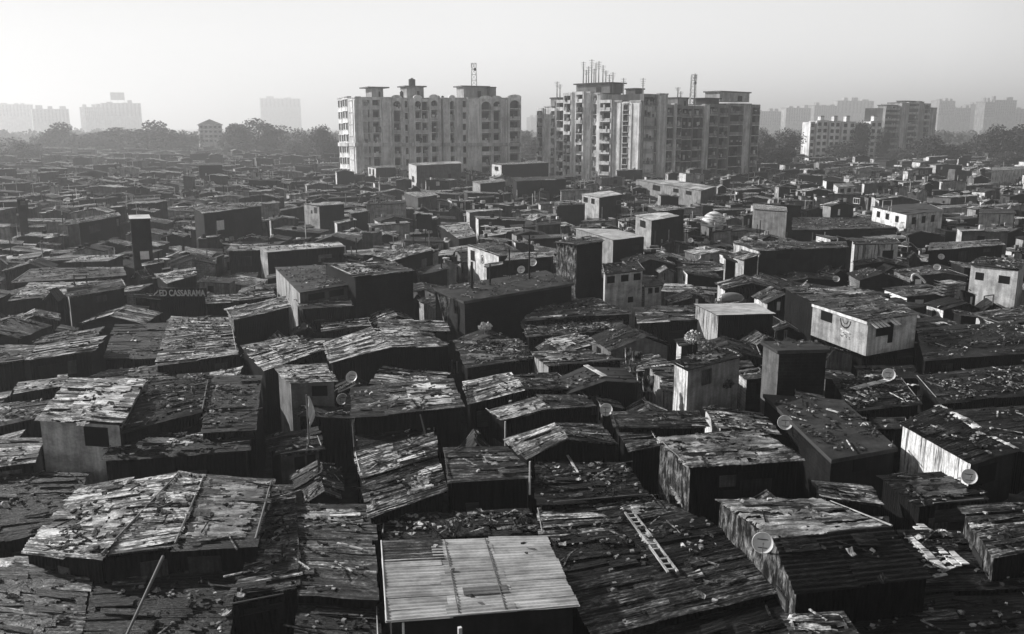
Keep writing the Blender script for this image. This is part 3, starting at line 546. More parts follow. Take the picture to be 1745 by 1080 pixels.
hh('white-ended dark hall', 'dark hall with a bright white end below the apartment building', [(854, 281), (936, 277), (920, 274), (837, 279)], 9.0, roof='pale', rag=.3, walls=('plaster', .05), left=('plaster', .8), litter=0, wins=[('l', .3, .7, .5, 1.6), ('l', .3, .7, 3.6, 4.8)])
hh('dark back blocks', 'dark flat block with a pale top line between the two apartment buildings', [(880, 309), (966, 305), (955, 299), (872, 303)], 7.4, roof='mid', walls=('plaster', .05), litter=0)
hh('bright flat-topped hut', 'grey hut with a bright flat roof before the big grey block', [(712, 337), (746, 332), (735, 326), (688, 328)], 6.0, roof='white', rag=.5, walls=('plaster', .1), litter=0)
hh('pale-sided back hut', 'hut with a pale lit side left of the centre back row', [(543, 351), (588, 348), (580, 344), (516, 347)], 6.6, roof='pale', rag=.4, walls=('plaster', .06), left=('plaster', .45), litter=0)
hh('bright kinked roof', 'bright kinked roof with a dark front above the white wall hut', [(782, 407), (812, 402), (795, 380), (750, 385)], 4.8, roof='lit', clean=True)
hh('white L-shaped house', 'long white L-shaped house with many dark windows and a dark hipped roof at right', [(1545, 366), (1609, 359), (1578, 346), (1485, 352)], 6.8, roof='dark', walls=('plaster', .8), left=('plaster', .85), name='white_house', cat='house', litter=0, clean=True, wins=[('f', .15, .25, .4, 1.4), ('f', .42, .52, .4, 1.4), ('f', .68, .78, .4, 1.4), ('l', .15, .25, .4, 1.3), ('l', .42, .52, .4, 1.3), ('l', .7, .8, .4, 1.3)])
hh('grey panel hut', 'hut with one blank grey panel wall left of the white L-shaped house', [(1284, 356), (1342, 361), (1340, 353), (1283, 347)], 6.4, roof='pale', walls=('plaster', .26), rag=.4, litter=0)
hh('long band roof', 'very long flat grey roof band in front of the white L-shaped house', [(1350, 392), (1560, 388), (1530, 372), (1352, 370)], 4.6, roof='mid', nsheet=.3)
hh('half-white long hut', 'long hut with half its walls white under a wide streaky roof at right', [(1292, 427), (1445, 422), (1440, 412), (1248, 413)], 6.2, roof='mid', walls=('plaster', .08), left=('stain', .7), wins=[('l', .3, .5, .4, 1.5), ('f', .2, .35, .3, .9, {'frame_t': .6})])
hh('white patched front', 'hut with a bright white patched front right of the half-white long hut', [(1455, 417), (1534, 415), (1526, 406), (1450, 407)], 5.8, roof='mid', walls=('stain', .7), wins=[('f', .65, .9, .7, 1.9)])
hh('straight pale roof', 'long pale straight roof edge at the right side', [(1582, 427), (1712, 417), (1700, 408), (1585, 414)], 5.6, roof='lit', walls=D_)
hh('grey two-window house', 'grey lit house with two dark windows at the right edge', [(1652, 450), (1737, 461), (1750, 444), (1672, 438)], 6.4, roof='dark', walls=('plaster', .6), name='plastered_house', cat='house', wins=[('f', .12, .3, .6, 1.3), ('f', .62, .85, .6, 1.3)], litter=3)
hh('pale right-edge hut', 'low pale walled hut near the right edge beyond the white L-shaped house', [(1668, 364), (1731, 364), (1726, 356), (1670, 356)], 5.8, roof='slab', walls=('plaster', .5), litter=0)
hh('white far-right hall', 'bright white low hall at the right edge in the back row', [(1690, 291), (1765, 287), (1758, 282), (1690, 285)], 6.6, roof='pale', walls=('stain', .8), litter=0, rag=.3)
hh('two-eyed white hut', 'tiny white hut with two dark openings in the right back row', [(1428, 319), (1456, 317), (1451, 312), (1420, 313)], 6.0, roof='pale', walls=('plaster', .7), litter=0, wins=[('f', .15, .38, .3, 1.2), ('f', .6, .82, .3, 1.2)])
hh('dark left shed', 'long dark shed with a thin bright eave at left behind the window tower', [(133, 380), (206, 368), (201, 363), (130, 373)], 6.4, roof='lit', walls=D_)
hh('white-capped dark tower', 'narrow dark tower hut with a white cap and one bright window at left', [(220, 373), (257, 372), (254, 366), (219, 367)], 9.2, roof='white', clean=True, rag=.2, walls=('brick', .045), litter=0, name='tower_hut', wins=[('f', .35, .8, 3.5, 4.4, {'glass': M_WHITE})])
hh('bright-window dark hut', 'broad dark hut with a single bright window right of the white capped tower', [(346, 364), (447, 351), (440, 344), (328, 353)], 7.0, roof='lit', walls=('brick', .05), wins=[('f', .2, .32, 1.2, 2.6, {'glass': M_WHITE})])
hh('dim box at left back', 'dim grey box with a white left edge in the left back row', [(338, 282), (379, 281), (376, 277), (337, 278)], 8.0, roof='mid', walls=('plaster', .06), litter=0)
# ------------------------------------------------------------------ the crowd of other huts
rnd = random.Random(11)
def in_poly(p, poly):
    s = 0
    for i in range(len(poly)):
        a = poly[i]; b = poly[(i+1) % len(poly)]
        c = (b.x-a.x)*(p.y-a.y)-(b.y-a.y)*(p.x-a.x)
        if c > 0: s |= 1
        elif c < 0: s |= 2
    return s != 3
def sat(P, Q, shrink=.0):
    for A, B in ((P, Q), (Q, P)):
        for i in range(len(A)):
            e = A[(i+1) % len(A)]-A[i]; n = Vector((-e.y, e.x)); L = n.length
            if L < 1e-6: continue
            n /= L
            a = [p.dot(n) for p in A]; b = [p.dot(n) for p in B]
            if max(a) < min(b)+shrink or max(b) < min(a)+shrink: return False
    return True
GRID = {}
CELL = 9.0
def gkeys(poly):
    xs = [p.x for p in poly]; ys = [p.y for p in poly]
    return [(i, j) for i in range(int(min(xs)//CELL), int(max(xs)//CELL)+1) for j in range(int(min(ys)//CELL), int(max(ys)//CELL)+1)]
def put(poly):
    for k in gkeys(poly): GRID.setdefault(k, []).append(poly)
def clear(poly, shrink):
    seen = set()
    for k in gkeys(poly):
        for q in GRID.get(k, ()):
            if id(q) in seen: continue
            seen.add(id(q))
            if sat(poly, q, shrink): return False
    return True
for c, poly, lab, t in ALLHUTS: put(poly)
BLOCKED = [[Vector(p) for p in q] for q in (
    [(-64, 284), (18, 322), (10, 350), (-74, 315)], [(8, 272), (48, 268), (95, 318), (95, 350), (8, 335)])]
for q in BLOCKED: put(q)
_r = BW[1]; _v = Vector((-2.2, -4.5)); _a, _b = Vector((_r[0].x, _r[0].y)), Vector((_r[3].x, _r[3].y))      # the yard before the bright white wall stays open
put([_a+_v, _a, _b, _b+_v])
cands = []
def area_ok(x, y):
    return abs(x) < .62*y+9 and y > 12
import heapq
def try_fill(y0, y1, sizes, tries, shrink):
    res = []
    for w0, w1, d0, d1, k in sizes:
        for _ in range(int(tries*k)):
            y = math.sqrt(rnd.uniform(y0*y0, y1*y1)); x = rnd.uniform(-1, 1)*(.62*y+9)
            a = math.radians(rnd.gauss(9 if x < 0 else 0, 11)); W_ = rnd.uniform(w0, w1); D2 = rnd.uniform(d0, d1)
            ca, sa = math.cos(a), math.sin(a)
            poly = [Vector((x+ca*i*W_/2-sa*j*D2/2, y+sa*i*W_/2+ca*j*D2/2)) for i, j in ((-1, -1), (1, -1), (1, 1), (-1, 1))]
            if clear(poly, shrink): put(poly); res.append((poly, x, y))
    return res
F1 = try_fill(13, 120, [(4.4, 6, 3.6, 5, .5), (3, 4.4, 2.6, 4, 1.6), (1.9, 3, 1.6, 2.6, 2.4), (1.2, 1.9, 1.2, 1.8, 1.2)], 5600, -.3)
F2 = try_fill(120, 290, [(5, 8, 3.4, 4.6, .5), (3.2, 5, 2.6, 4, 1.6), (2, 3.2, 2, 3, 1.2)], 12000, -.35)
F3 = try_fill(290, 760, [(5, 10, 4, 6.5, 1.0), (3.5, 6, 3, 5, .9)], 13000, -.8)
def shape(poly, y, i):
    r = random.Random(i*7919+13)
    hgt = r.uniform(2.8, 3.7) if y < 75 else r.uniform(2.6, 4.4)
    if y > 75 and r.random() < (.07 if y < 130 else .13): hgt = r.uniform(4.6, 6.4)
    kind = 'gy' if r.random() < .34 else 's'
    tn = r.choices(['lit', 'mid', 'dark', 'pale'], [.34, .26, .18, .22] if y > 130 else [.28, .34, .24, .14] if y > 90 else [.24, .36, .32, .08])[0]
    P3 = [Vector((p.x, p.y, hgt)) for p in poly]
    sl = r.uniform(.15, .5)*(1 if r.random() < .6 else -1)
    if kind == 's':
        P3[1].z += sl; P3[2].z += sl
        if sl < 0:
            for p in P3: p.z += -sl
    else:
        rz = hgt+r.uniform(.35, .8); k = r.uniform(.4, .6)
        P3 = [P3[0], P3[0].lerp(P3[1], k), P3[1], P3[2], P3[3].lerp(P3[2], k), P3[3]]
        P3[1].z = rz; P3[4].z = rz
    return r, hgt, kind, tn, P3
allf = sorted(F1+F2, key=lambda q: q[2])
NIND = 294-len(ALLHUTS)
def visible(P3):
    c = sum(P3, Vector())/len(P3); px, py = PX(c); return -25 < px < 1770 and py < 1100
heroes = [(c, lab) for c, poly, lab, t in ALLHUTS]
used = {}; ind = []; rest = []
for i, q in enumerate(allf):
    S = shape(q[0], q[2], i)
    if len(ind) < NIND and visible(S[4]): ind.append((q, S))
    else: rest.append((q, S))
ORD = ['', 'second ', 'third ', 'fourth ', 'fifth ', 'sixth ', 'seventh ', 'eighth ', 'ninth ']
TW = {'lit': 'bright streaky', 'mid': 'grey', 'dark': 'blackened', 'pale': 'pale'}
for q, S in ind:
    r, hgt, kind, tn, P3 = S; c = sum(P3, Vector())/len(P3)
    hc, hl = min(heroes, key=lambda h: (h[0]-c).length)
    dx = c.x-hc.x; dy = c.y-hc.y
    rel = ('behind' if dy > 0 else 'in front of') if abs(dy) > abs(dx) else ('right of' if dx > 0 else 'left of')
    wd = (q[0][1]-q[0][0]).length
    sz = 'small ' if wd < 3.4 else ('wide ' if wd > 6 else '')
    core = sz+TW[tn]+(' gabled roof' if kind == 'gy' else ' lean-to roof'); k = (core, rel, hl)
    used[k] = used.get(k, 0)+1
    lab = f"{ORD[used[k]-1]}{core} {rel} the {SHORT[hl]}"
    if len(lab.split()) > 16: lab = lab.replace(' lean-to', '').replace('streaky ', '')
    dist = (c-CAM).length
    tarps = []
    if r.random() < .6:
        u = r.uniform(0, .5); v = r.uniform(0, .5); tarps = [(0, u, u+r.uniform(.3, .5), v, v+r.uniform(.3, .5), r.choice([.06, .15, .3, .5]))]
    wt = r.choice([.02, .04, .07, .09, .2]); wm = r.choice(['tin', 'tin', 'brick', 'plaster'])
    lw = r.choice([.05, .2, .4, .65, .8])  # left wall usually paler than the front: sunlight put into its tone
    wins = []
    if r.random() < .7: u = r.uniform(.1, .6); wins = [('f', u, u+.2, .25, 1.0, {'frame_t': r.choice([.05, .3, .6]), 'glass': r.choice([M_DARK, M_DARK, M_DARK, M_WHITE])})]
    if r.random() < .4: u = r.uniform(.1, .6); wins.append(('l', u, u+.2, .3, 1.1, {'frame_t': .3}))
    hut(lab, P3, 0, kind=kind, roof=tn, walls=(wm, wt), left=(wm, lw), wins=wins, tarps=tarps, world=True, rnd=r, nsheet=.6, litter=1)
# beyond the three hundred that show largest: one mass
mb = MB()
def far_hut(P3, kind, tn, r):
    c = sum(P3, Vector())/len(P3)
    T_ = TONES[tn]*math.exp(r.gauss(0, .25))
    R = [Vector((p.x, p.y, p.z-.08))+(Vector((c.x, c.y, 0))-Vector((p.x, p.y, 0))).normalized()*.2 for p in P3]
    wt = r.choice([.01, .015, .025, .05, .1, .3]); lw = r.choice([.06, .15, .3, .5, .7])  # left walls drawn from paler tones, painting in the sun
    n = len(R)
    for k in range(n):
        a, b2 = R[k], R[(k+1) % n]
        mb.quad((a.x, a.y, 0), (b2.x, b2.y, 0), b2, a, lw if k == n-1 else wt, 1)
    pl = [P3] if kind == 's' else [(P3[0], P3[1], P3[4], P3[5]), (P3[1], P3[2], P3[3], P3[4])]
    for Q in pl:
        m = 3 if c.y < 300 else 1; k2 = 2 if c.y < 300 else 1
        for i in range(m):
            for j in range(k2):
                l = Vector((0, 0, r.uniform(.02, .14)))
                a, b2, c2, d = (bil(Q, j/k2-.01, i/m-.02)+l, bil(Q, (j+1)/k2, i/m-.02)+l, bil(Q, (j+1)/k2, (i+1)/m+.02)+l, bil(Q, j/k2-.01, (i+1)/m+.02)+l)
                tt = min(.75, T_*math.exp(r.gauss(0, .75)))
                mb.quad(a, b2, c2, d, tt, 0)
                dn = Vector((0, 0, .12)); 
                if i == 0: mb.quad(a-dn, b2-dn, b2, a, tt*.8, 0)
    if c.y < 430:                            # clutter on and beside the roof
        for q in range(r.randint(1, 5)):
            p = bil(pl[0], r.uniform(0, 1), r.uniform(0, 1)); a = r.uniform(0, 3); u = Vector((math.cos(a), math.sin(a), 0)); v2 = Vector((-u.y, u.x, 0)); f_ = r.random()
            hx, hy, hz_ = (r.uniform(.1, .4), r.uniform(.1, .3), r.uniform(.08, .3)) if f_ < .6 else ((r.uniform(.6, 1.5), r.uniform(.15, .5), .04) if f_ < .85 else (.05, .05, r.uniform(.5, 1.2)))
            mb.obox(p+Vector((0, 0, hz_+.05)), u*hx, v2*hy, Vector((0, 0, hz_)), r.choice([.01, .02, .05, .15, .35, .6, .7]), 1)
    if r.random() < .5 and c.y < 420:      # window on the front or side wall
        a, b2 = (R[0], R[1]) if r.random() < .5 else (R[-1], R[0])
        d = (b2-a); d.z = 0; nn = Vector((d.y, -d.x, 0)).normalized()*.03; u = r.uniform(.15, .6)
        A = Vector((a.x, a.y, a.z-.4))+d*u+nn; B = A+d*.16; dz = Vector((0, 0, 1.0)); 
        mb.quad(A-dz, B-dz, B, A, r.choice([.01, .01, .01, .7, .5]), 1)
for q, S in rest: far_hut(S[4], S[2], S[3], S[0])
for i, q in enumerate(F3):
    S = shape(q[0], q[2], i+90000); far_hut(S[4], S[2], S[3], S[0])
o = mb.build('distant_shacks', [S_SHEET, S_PLAST])
tag(o, 'mass of hundreds of small roofs running back to the trees', 'shacks', kind='stuff')
print('HUTS', len(ALLHUTS), 'rest', len(rest), 'F3', len(F3))
# ------------------------------------------------------------------ apartment blocks and the city behind
class Facade:
    def __init__(s, pa, Ya, pb, Yb):
        a = PY(pa, 215, Ya); b = PY(pb, 215, Yb)
        s.A = Vector((a.x, a.y, 0)); d = Vector((b.x-a.x, b.y-a.y, 0)); s.L = d.length; s.d = d/s.L; s.n = Vector((s.d.y, -s.d.x, 0))
    def s_of(s, px):
        r = ray(px, 215); rx, ry = r.x, r.y; A, d = s.A, s.d
        det = d.x*(-ry)-d.y*(-rx)
        return ((-A.x)*(-ry)-(-A.y)*(-rx))/det
    def z_of(s, px, py):
        p = s.A+s.d*s.s_of(px); return PY(px, py, p.y).z
    def P(s, u, o, z): return s.A+s.d*u+s.n*o+Vector((0, 0, z))
def fbox(mb, F, u0, u1, o0, o1, z0, z1, tone, mi=0):
    c = F.P((u0+u1)/2, (o0+o1)/2, (z0+z1)/2)
    mb.obox(c, F.d*((u1-u0)/2), F.n*((o1-o0)/2), Vector((0, 0, (z1-z0)/2)), tone, mi)
def block(t, org, F, bays, fl, tone, depth=13, rnd=None, clutter=.5, belt=None, slabt=None, ptone=None, cap=True, gl=.02):
    """bays: (px a, px b, top px, type, proud)"""
    wb = MB(); ov = 0
    for (pa, pb, top, ty, pr) in bays:
        u0, u1 = F.s_of(pa), F.s_of(pb); zt = F.z_of((pa+pb)/2, top); tn = tone*rnd.uniform(.85, 1.15)
        w = u1-u0; nf = max(1, int((zt-.8)/fl)); base = zt-nf*fl-.9
        if ty in 'wn':
            tn = min(.82, tn*(2.6 if tone < .3 else 1.1)); fbox(wb, F, u0, u1, -depth-ov, pr, 0, zt, tn); 
            if cap: fbox(wb, F, u0-.1, u1+.1, pr-1.2, pr+.25, zt, zt+.35, tn*.8)
            if ty == 'w' and w > 2.5:      # shallow pilasters
                for k in (.15, .85): fbox(wb, F, u0+w*k-.2, u0+w*k+.2, pr, pr+.22, 0, zt-.4, tn*1.1)
        else:
            pw = min(.45, w*.12)
            fbox(wb, F, u0+.01, u1-.01, -depth-ov, pr-1.5, 0, zt-.01, tn*.3)  # back wall of the recess darkened, its shade painted into the tone
            fbox(wb, F, u0, u0+pw, pr-1.49, pr, 0, zt, tn); fbox(wb, F, u1-pw, u1, pr-1.49, pr, 0, zt, tn)
            fbox(wb, F, u0+pw, u1-pw, pr-1.48, pr+.08, zt-.95, zt, tn*1.05)
            if ty == 'a':                  # arched head with a rounded gable over it
                n = 9; r = (w/2-pw)
                pts = [(u0+pw+r-r*math.cos(PI*k/n), zt-.95-r*.75+r*.75*math.sin(PI*k/n)) for k in range(n+1)]
                for k in range(n):
                    (xa, za), (xb, zb) = pts[k], pts[k+1]
                    vs = [F.P(xa, pr-.02, za), F.P(xb, pr-.02, zb), F.P(xb, pr-.02, zt-.9), F.P(xa, pr-.02, zt-.9)]
                    wb.quad(*vs, tn*1.1)
                    wb.quad(F.P(xa, pr-.02, za), F.P(xb, pr-.02, zb), F.P(xb, pr-.5, zb), F.P(xa, pr-.5, za), tn*.8)
                m = 8; rr = w/2+.15
                for k in range(m):
                    a0, a1 = PI*k/m, PI*(k+1)/m; cx = (u0+u1)/2
                    x0, z0, x1, z1 = cx-rr*math.cos(a0), zt+.1+.9*math.sin(a0), cx-rr*math.cos(a1), zt+.1+.9*math.sin(a1)
                    wb.quad(F.P(x0, pr+.05, zt), F.P(x1, pr+.05, zt), F.P(x1, pr+.05, z1), F.P(x0, pr+.05, z0), tn*1.1)
                    wb.quad(F.P(x0, pr+.05, z0), F.P(x1, pr+.05, z1), F.P(x1, pr-.6, z1), F.P(x0, pr-.6, z0), tn)
        ov += .003
        for k in range(nf):
            zf = base+.9+k*fl
            if zf < -1: continue
            if ty == 'n' or ty == 'm':
                cols = max(1, round(w/(3.2 if w > 5 else 2.2))) if ty == 'n' else 1
                for q in range(cols):
                    uc = u0+w*(q+.5)/cols; hw = min(.95, w/cols*.33); z0 = zf+fl*.25; z1 = zf+fl*.8
                    g = MB(); fbox(g, F, uc-hw, uc+hw, pr-.1, pr+.02, z0, z1, gl)
                    for (a, b, c, d) in ((uc-hw-.12, uc-hw, z0-.1, z1+.1), (uc+hw, uc+hw+.12, z0-.1, z1+.1)): fbox(g, F, a, b, pr-.05, pr+.12, c, d, tn*1.2, 1)
                    fbox(g, F, uc-hw-.2, uc+hw+.2, pr-.05, pr+.4, z1+.1, z1+.22, tn*1.15, 1); fbox(g, F, uc-hw, uc+hw, pr-.05, pr+.14, z0-.16, z0, tn*1.1, 1)
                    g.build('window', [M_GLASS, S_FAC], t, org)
            elif ty in 'ba':
                pw = min(.45, w*.12); g = MB(); st = slabt or tn*1.1; pt = ptone or tn
                fbox(g, F, u0+pw, u1-pw, pr-1.47, pr+.25, zf-.16, zf+.05, st)
                if rnd.random() < .75: fbox(g, F, u0+pw, u1-pw, pr+.05, pr+.17, zf+.05, zf+fl*.3, pt*rnd.uniform(.8, 1.3))
                else:
                    for q in range(int(w/.35)): fbox(g, F, u0+pw+q*.35, u0+pw+q*.35+.06, pr+.08, pr+.13, zf+.05, zf+fl*.32, .1)
                hw = (w/2-pw)*.85; uc = (u0+u1)/2
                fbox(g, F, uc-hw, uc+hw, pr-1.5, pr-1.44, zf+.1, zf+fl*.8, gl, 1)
                if rnd.random() < clutter:   # grilles, cloth, boxes on the balcony
                    for q in range(rnd.randint(1, 4)):
                        a = rnd.uniform(u0+pw, u1-pw-.6); hgt = rnd.uniform(.4, 1.5)
                        fbox(g, F, a, a+rnd.uniform(.3, .9), pr+.02, pr+.34, zf+rnd.uniform(.1, fl*.4), zf+fl*.4+hgt*.5, rnd.choice([.03, .1, .35, .6, .75]))
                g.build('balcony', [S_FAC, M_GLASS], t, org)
        if belt:
            zb = F.z_of((pa+pb)/2, belt); fbox(wb, F, u0, u1, pr, pr+.5, zb-.6, zb+.6, tn*.8)
    wb.build('wall', S_FAC, t, org)
def house_box(t, org, F, pa, pb, ya, yb, o0, o1, tone, over=0, nm='roof_room'):
    g = MB(); u0, u1 = F.s_of(pa), F.s_of(pb); z1 = F.z_of(pa, ya); z0 = F.z_of(pa, yb)
    fbox(g, F, u0, u1, o1, o0, z0, z1-.4, tone); fbox(g, F, u0-over, u1+over, o1-over, o0+over, z1-.4, z1, tone*.35)
    if u1-u0 > 3: fbox(g, F, u0+(u1-u0)*.6, u0+(u1-u0)*.75, o0, o0+.04, z0+.3, z0+(z1-z0)*.6, .03)
    return g.build(nm, S_FAC, t, org)
def mast(label, F, px, ya, yb, o, kind='pole', group='rooftop antennas', r=.09, t_=.08):
    u = F.s_of(px); z1 = F.z_of(px, ya); z0 = F.z_of(px, yb); b = F.P(u, o, z0)
    t = thing('antenna_mast' if kind == 'pole' else 'lattice_mast', label, 'antenna', b, 0, group)
    hgt = z1-z0; g = MB()
    if kind == 'pole':
        g.tube((0, 0, 0), (0, 0, hgt), r, r*.6, 6, t_); g.build('pole', M_METAL, t)
        g = MB()
        for k in range(4): g.tube((-.9+.15*k, 0, hgt*(.95-.09*k)), (.9-.15*k, 0, hgt*(.95-.09*k)), .05, .05, 5, t_)
        g.build('aerial', M_METAL, t)
    else:
        wd = .9
        for x in (-1, 1):
            for y in (-1, 1): g.tube((x*wd, y*wd, 0), (x*wd*.75, y*wd*.75, hgt), .09, .07, 5, .1)
        n = max(3, int(hgt/1.6))
        for k in range(n):
            z0_, z1_ = hgt*k/n, hgt*(k+1)/n; s0 = wd*(1-.25*k/n); s1 = wd*(1-.25*(k+1)/n)
            C4 = [(-1, -1), (1, -1), (1, 1), (-1, 1)]
            for i in range(4):
                a, b2 = C4[i], C4[(i+1) % 4]
                g.tube((a[0]*s0, a[1]*s0, z0_), (b2[0]*s1, b2[1]*s1, z1_), .05, .05, 4, .1)
                g.tube((a[0]*s1, a[1]*s1, z1_), (b2[0]*s1, b2[1]*s1, z1_), .05, .05, 4, .1)
        g.build('lattice', M_METAL, t); g = MB()
        g.tube((wd*.4, -wd, hgt*.72), (wd*.4, -wd-.25, hgt*.72), .5, .5, 12, .05); g.build('drum_antenna', M_BLACKP, t)
        g = MB()
        for x in (-.8, 0, .8): g.box(x-.12, x+.12, -1.1, -.95, hgt*.8, hgt*1.0, .5)
        g.build('panel_antenna', M_WHITE, t)
    return t
def tank(label, F, px, yb, o, rr, hh_, mat=None, group='rooftop water tanks'):
    u = F.s_of(px); z0 = F.z_of(px, yb); b = F.P(u, o, z0)
    t = thing('water_tank', label, 'water tank', b, 0, group); g = MB()
    g.tube((0, 0, 0), (0, 0, hh_*.85), rr, rr, 14, .03); g.tube((0, 0, hh_*.85), (0, 0, hh_*.97), rr, rr*.4, 14, .03)
    g.build('tank', mat or M_BLACKP, t); g = MB(); g.tube((0, 0, hh_*.97), (0, 0, hh_*1.05), rr*.32, rr*.3, 10, .03); g.build('lid', mat or M_BLACKP, t)
R1 = random.Random(3)
# A : the left block
FA = Facade(607, 290, 886, 317); FAl = Facade(577, 309, 607, 290)
orgA = FA.P(0, 0, 0); tA = thing('apartment_building', 'left of the two large apartment blocks, with arched balconies and bright narrow left end', 'apartment block', orgA)
block(tA, orgA, FA, [(607, 616, 166, 'w', 0), (616, 632, 165, 'b', .8), (632.4, 649, 165, 'b', .8), (649, 668, 167, 'w', .2), (668, 684, 167, 'a', .9), (684, 690, 168, 'w', .1), (690, 697, 168, 'n', -.4), (697, 705, 168, 'w', .1),
     (705, 718, 167, 'a', .9), (718, 732, 168, 'b', -.3), (732, 746, 166, 'a', .9), (746, 752, 168, 'w', 0), (752, 756, 168, 'w', -2), (756, 765, 168, 'w', 0), (765, 775, 167, 'a', .5), (775, 788, 168, 'w', .2), (788, 796, 168, 'n', -.4),
     (796, 817, 168, 'w', .5), (817, 837, 168, 'a', .9), (837.3, 853, 168, 'a', .9), (853, 865, 168, 'w', -.3), (865, 886, 166, 'a', .9)], 3.75, .8, rnd=R1, belt=246, clutter=.6, ptone=.6, gl=.008)
block(tA, orgA, FAl, [(577, 586, 168, 'n', 0), (586.2, 595, 166, 'n', .25), (595.2, 602, 168, 'n', 0), (602.2, 606.8, 168, 'w', .1)], 3.75, .8, depth=4, rnd=R1, belt=246)
house_box(tA, orgA, FA, 640, 660, 147, 167, -3, -9, .45, 1.6); house_box(tA, orgA, FA, 700, 729, 145, 167, -3, -9, .4, .8)
house_box(tA, orgA, FA, 797, 836, 145, 167, -3, -9, .4, .9); house_box(tA, orgA, FA, 842, 852, 147, 168, -3, -8, .25, .1)
tank('big black water tank on the middle roof room of the left apartment block', FA, 713, 145, -5, 1.15, 2.4)
tank('small black water tank standing on the parapet roof beside the middle roof room', FA, 689.5, 167, -2, .6, 2.3)
for i, px in enumerate((745, 751, 758)): tank(['leftmost', 'middle', 'rightmost'][i]+' of three little tanks in a row on the left apartment block', FA, px, 167, -1.5, .45, .8)
mast('pale lattice telecom mast on the right roof room of the left apartment block', FA, 819, 106, 145, -5, 'lattice')
# B : the right block; tones paint its left wing sunlit, its right wing shaded
FB0 = Facade(917, 318, 948, 309); FB1 = Facade(948, 302, 1093, 275); FB2 = Facade(1093, 275, 1290, 318)
o0 = FB0.P(0, 0, 0); tB0 = thing('apartment_tower', 'slim bright apartment tower at the far left of the right hand block', 'apartment block', o0)
block(tB0, o0, FB0, [(917, 927, 184, 'b', .6), (927, 940, 182, 'w', 0), (940, 948, 184, 'b', .5)], 3.3, .75, depth=9, rnd=R1, clutter=.8)
house_box(tB0, o0, FB0, 934, 946, 166, 183, -1, -6, .3, .3)
o1 = FB1.P(0, 0, 0); tB = thing('apartment_building', 'right one of the two large apartment blocks, with cluttered balconies and many antennas', 'apartment block', o1)
block(tB, o1, FB1, [(948, 963, 170, 'b', .4), (963, 977, 158, 'b', 1), (977, 984, 158, 'w', .4), (984, 998, 156, 'b', 1.2), (998, 1006, 158, 'w', .2), (1006, 1018, 158, 'b', -.6), (1018, 1024, 160, 'w', .5),
     (1024, 1045, 170, 'b', 1), (1045, 1060, 173, 'w', .3), (1060, 1074, 173, 'm', .3), (1074, 1092.6, 173, 'w', .3)], 3.3, .8, depth=11, rnd=R1, clutter=.95, gl=.008)
block(tB, o1, FB2, [(1093.2, 1117, 160, 'b', .6), (1117, 1132, 161, 'w', 1), (1132, 1145, 178, 'b', .5), (1145, 1150, 178, 'w', .7), (1150, 1160, 178, 'b', .5), (1160, 1180, 180, 'b', -.2), (1180, 1198, 180, 'b', -.1), (1198, 1206, 179, 'w', .4),
     (1206, 1222, 177, 'b', .3), (1222, 1238, 179, 'b', .6), (1238, 1262, 176, 'b', 1), (1262, 1276, 178, 'w', .5), (1276, 1290, 178, 'b', .9)], 3.5, .28, depth=12, rnd=R1, clutter=.85, slabt=.75, gl=.008)
house_box(tB, o1, FB1, 972, 1029, 142, 160, -2.5, -9, .2, .7); house_box(tB, o1, FB1, 1054, 1070, 150, 173, -3, -7, .12, .3)
house_box(tB, o1, FB2, 1209, 1232, 166, 180, -2, -7, .06, .6); house_box(tB, o1, FB2, 1237, 1287, 154, 172, -3, -9, .55, .5); house_box(tB, o1, FB2, 1162, 1180, 165, 181, -2, -6, .3, .2)
for i, (px, ya, yb) in enumerate(((980, 104, 143), (994, 100, 143), (1001, 106, 143), (1006, 103, 143), (1013, 110, 143), (1030, 122, 158), (1048, 132, 172), (1081, 132, 172), (936, 138, 166), (941, 143, 166), (1168, 148, 166), (1196, 124, 178), (985, 118, 143), (989, 112, 143), (998, 116, 143), (1018, 119, 143), (1024, 126, 158), (1173, 155, 181))):
    mast(['thick antenna at the left of the cluster', 'tallest antenna of the cluster', 'antenna just right of the tallest one', 'second antenna right of the tallest', 'short antenna ending the cluster', 'antenna at the roof room edge, right of the cluster',
          'lone antenna right of the cluster', 'lone antenna on the dark parapet', 'left antenna of the slim tower', 'right antenna of the slim tower', 'antenna on the small roof room', 'antenna beside the tall mast', 'short aerial just right of the thick antenna', 'thin aerial left of the tallest antenna', 'short aerial tucked between the tall ones', 'low aerial right of the short antenna', 'low aerial at the roof room corner', 'stubby aerial on the tank platform'][i]+' on the right apartment block', FB2 if px > 1093 else FB1, px, ya, yb, -3.5, r=.2)
mast('tall lattice mast on the right half of the right hand apartment block', FB2, 1200, 126, 178, -5, 'lattice')
# C : white blocks on the right
FC = Facade(1381, 470, 1503, 476); oc = FC.P(0, 0, 0); tC = thing('apartment_building', 'low white housing block with dark stair slots half hidden by trees at right', 'apartment block', oc)
block(tC, oc, FC, [(1381, 1389, 208, 'n', 0), (1389, 1392, 211, 'w', -2), (1392, 1411, 206, 'n', 0), (1411, 1414, 211, 'w', -2), (1414, 1432, 207, 'n', 0), (1432, 1435, 211, 'w', -2), (1435, 1458, 208, 'n', 0), (1458, 1461, 211, 'w', -2), (1461, 1480, 209, 'b', 0), (1480, 1484, 211, 'w', -2), (1484, 1503, 207, 'n', 0)], 3.3, .82, depth=9, rnd=R1, gl=.005)
for pa, pb in ((1399, 1405), (1422, 1428), (1443, 1449), (1490, 1496)): house_box(tC, oc, FC, pa, pb, 197, 209, -1, -4, .75, .1)
FD = Facade(1507, 500, 1594, 540); od = FD.P(0, 0, 0); tD = thing('apartment_building', 'mid grey apartment block stepping up behind the low white one at right', 'apartment block', od)
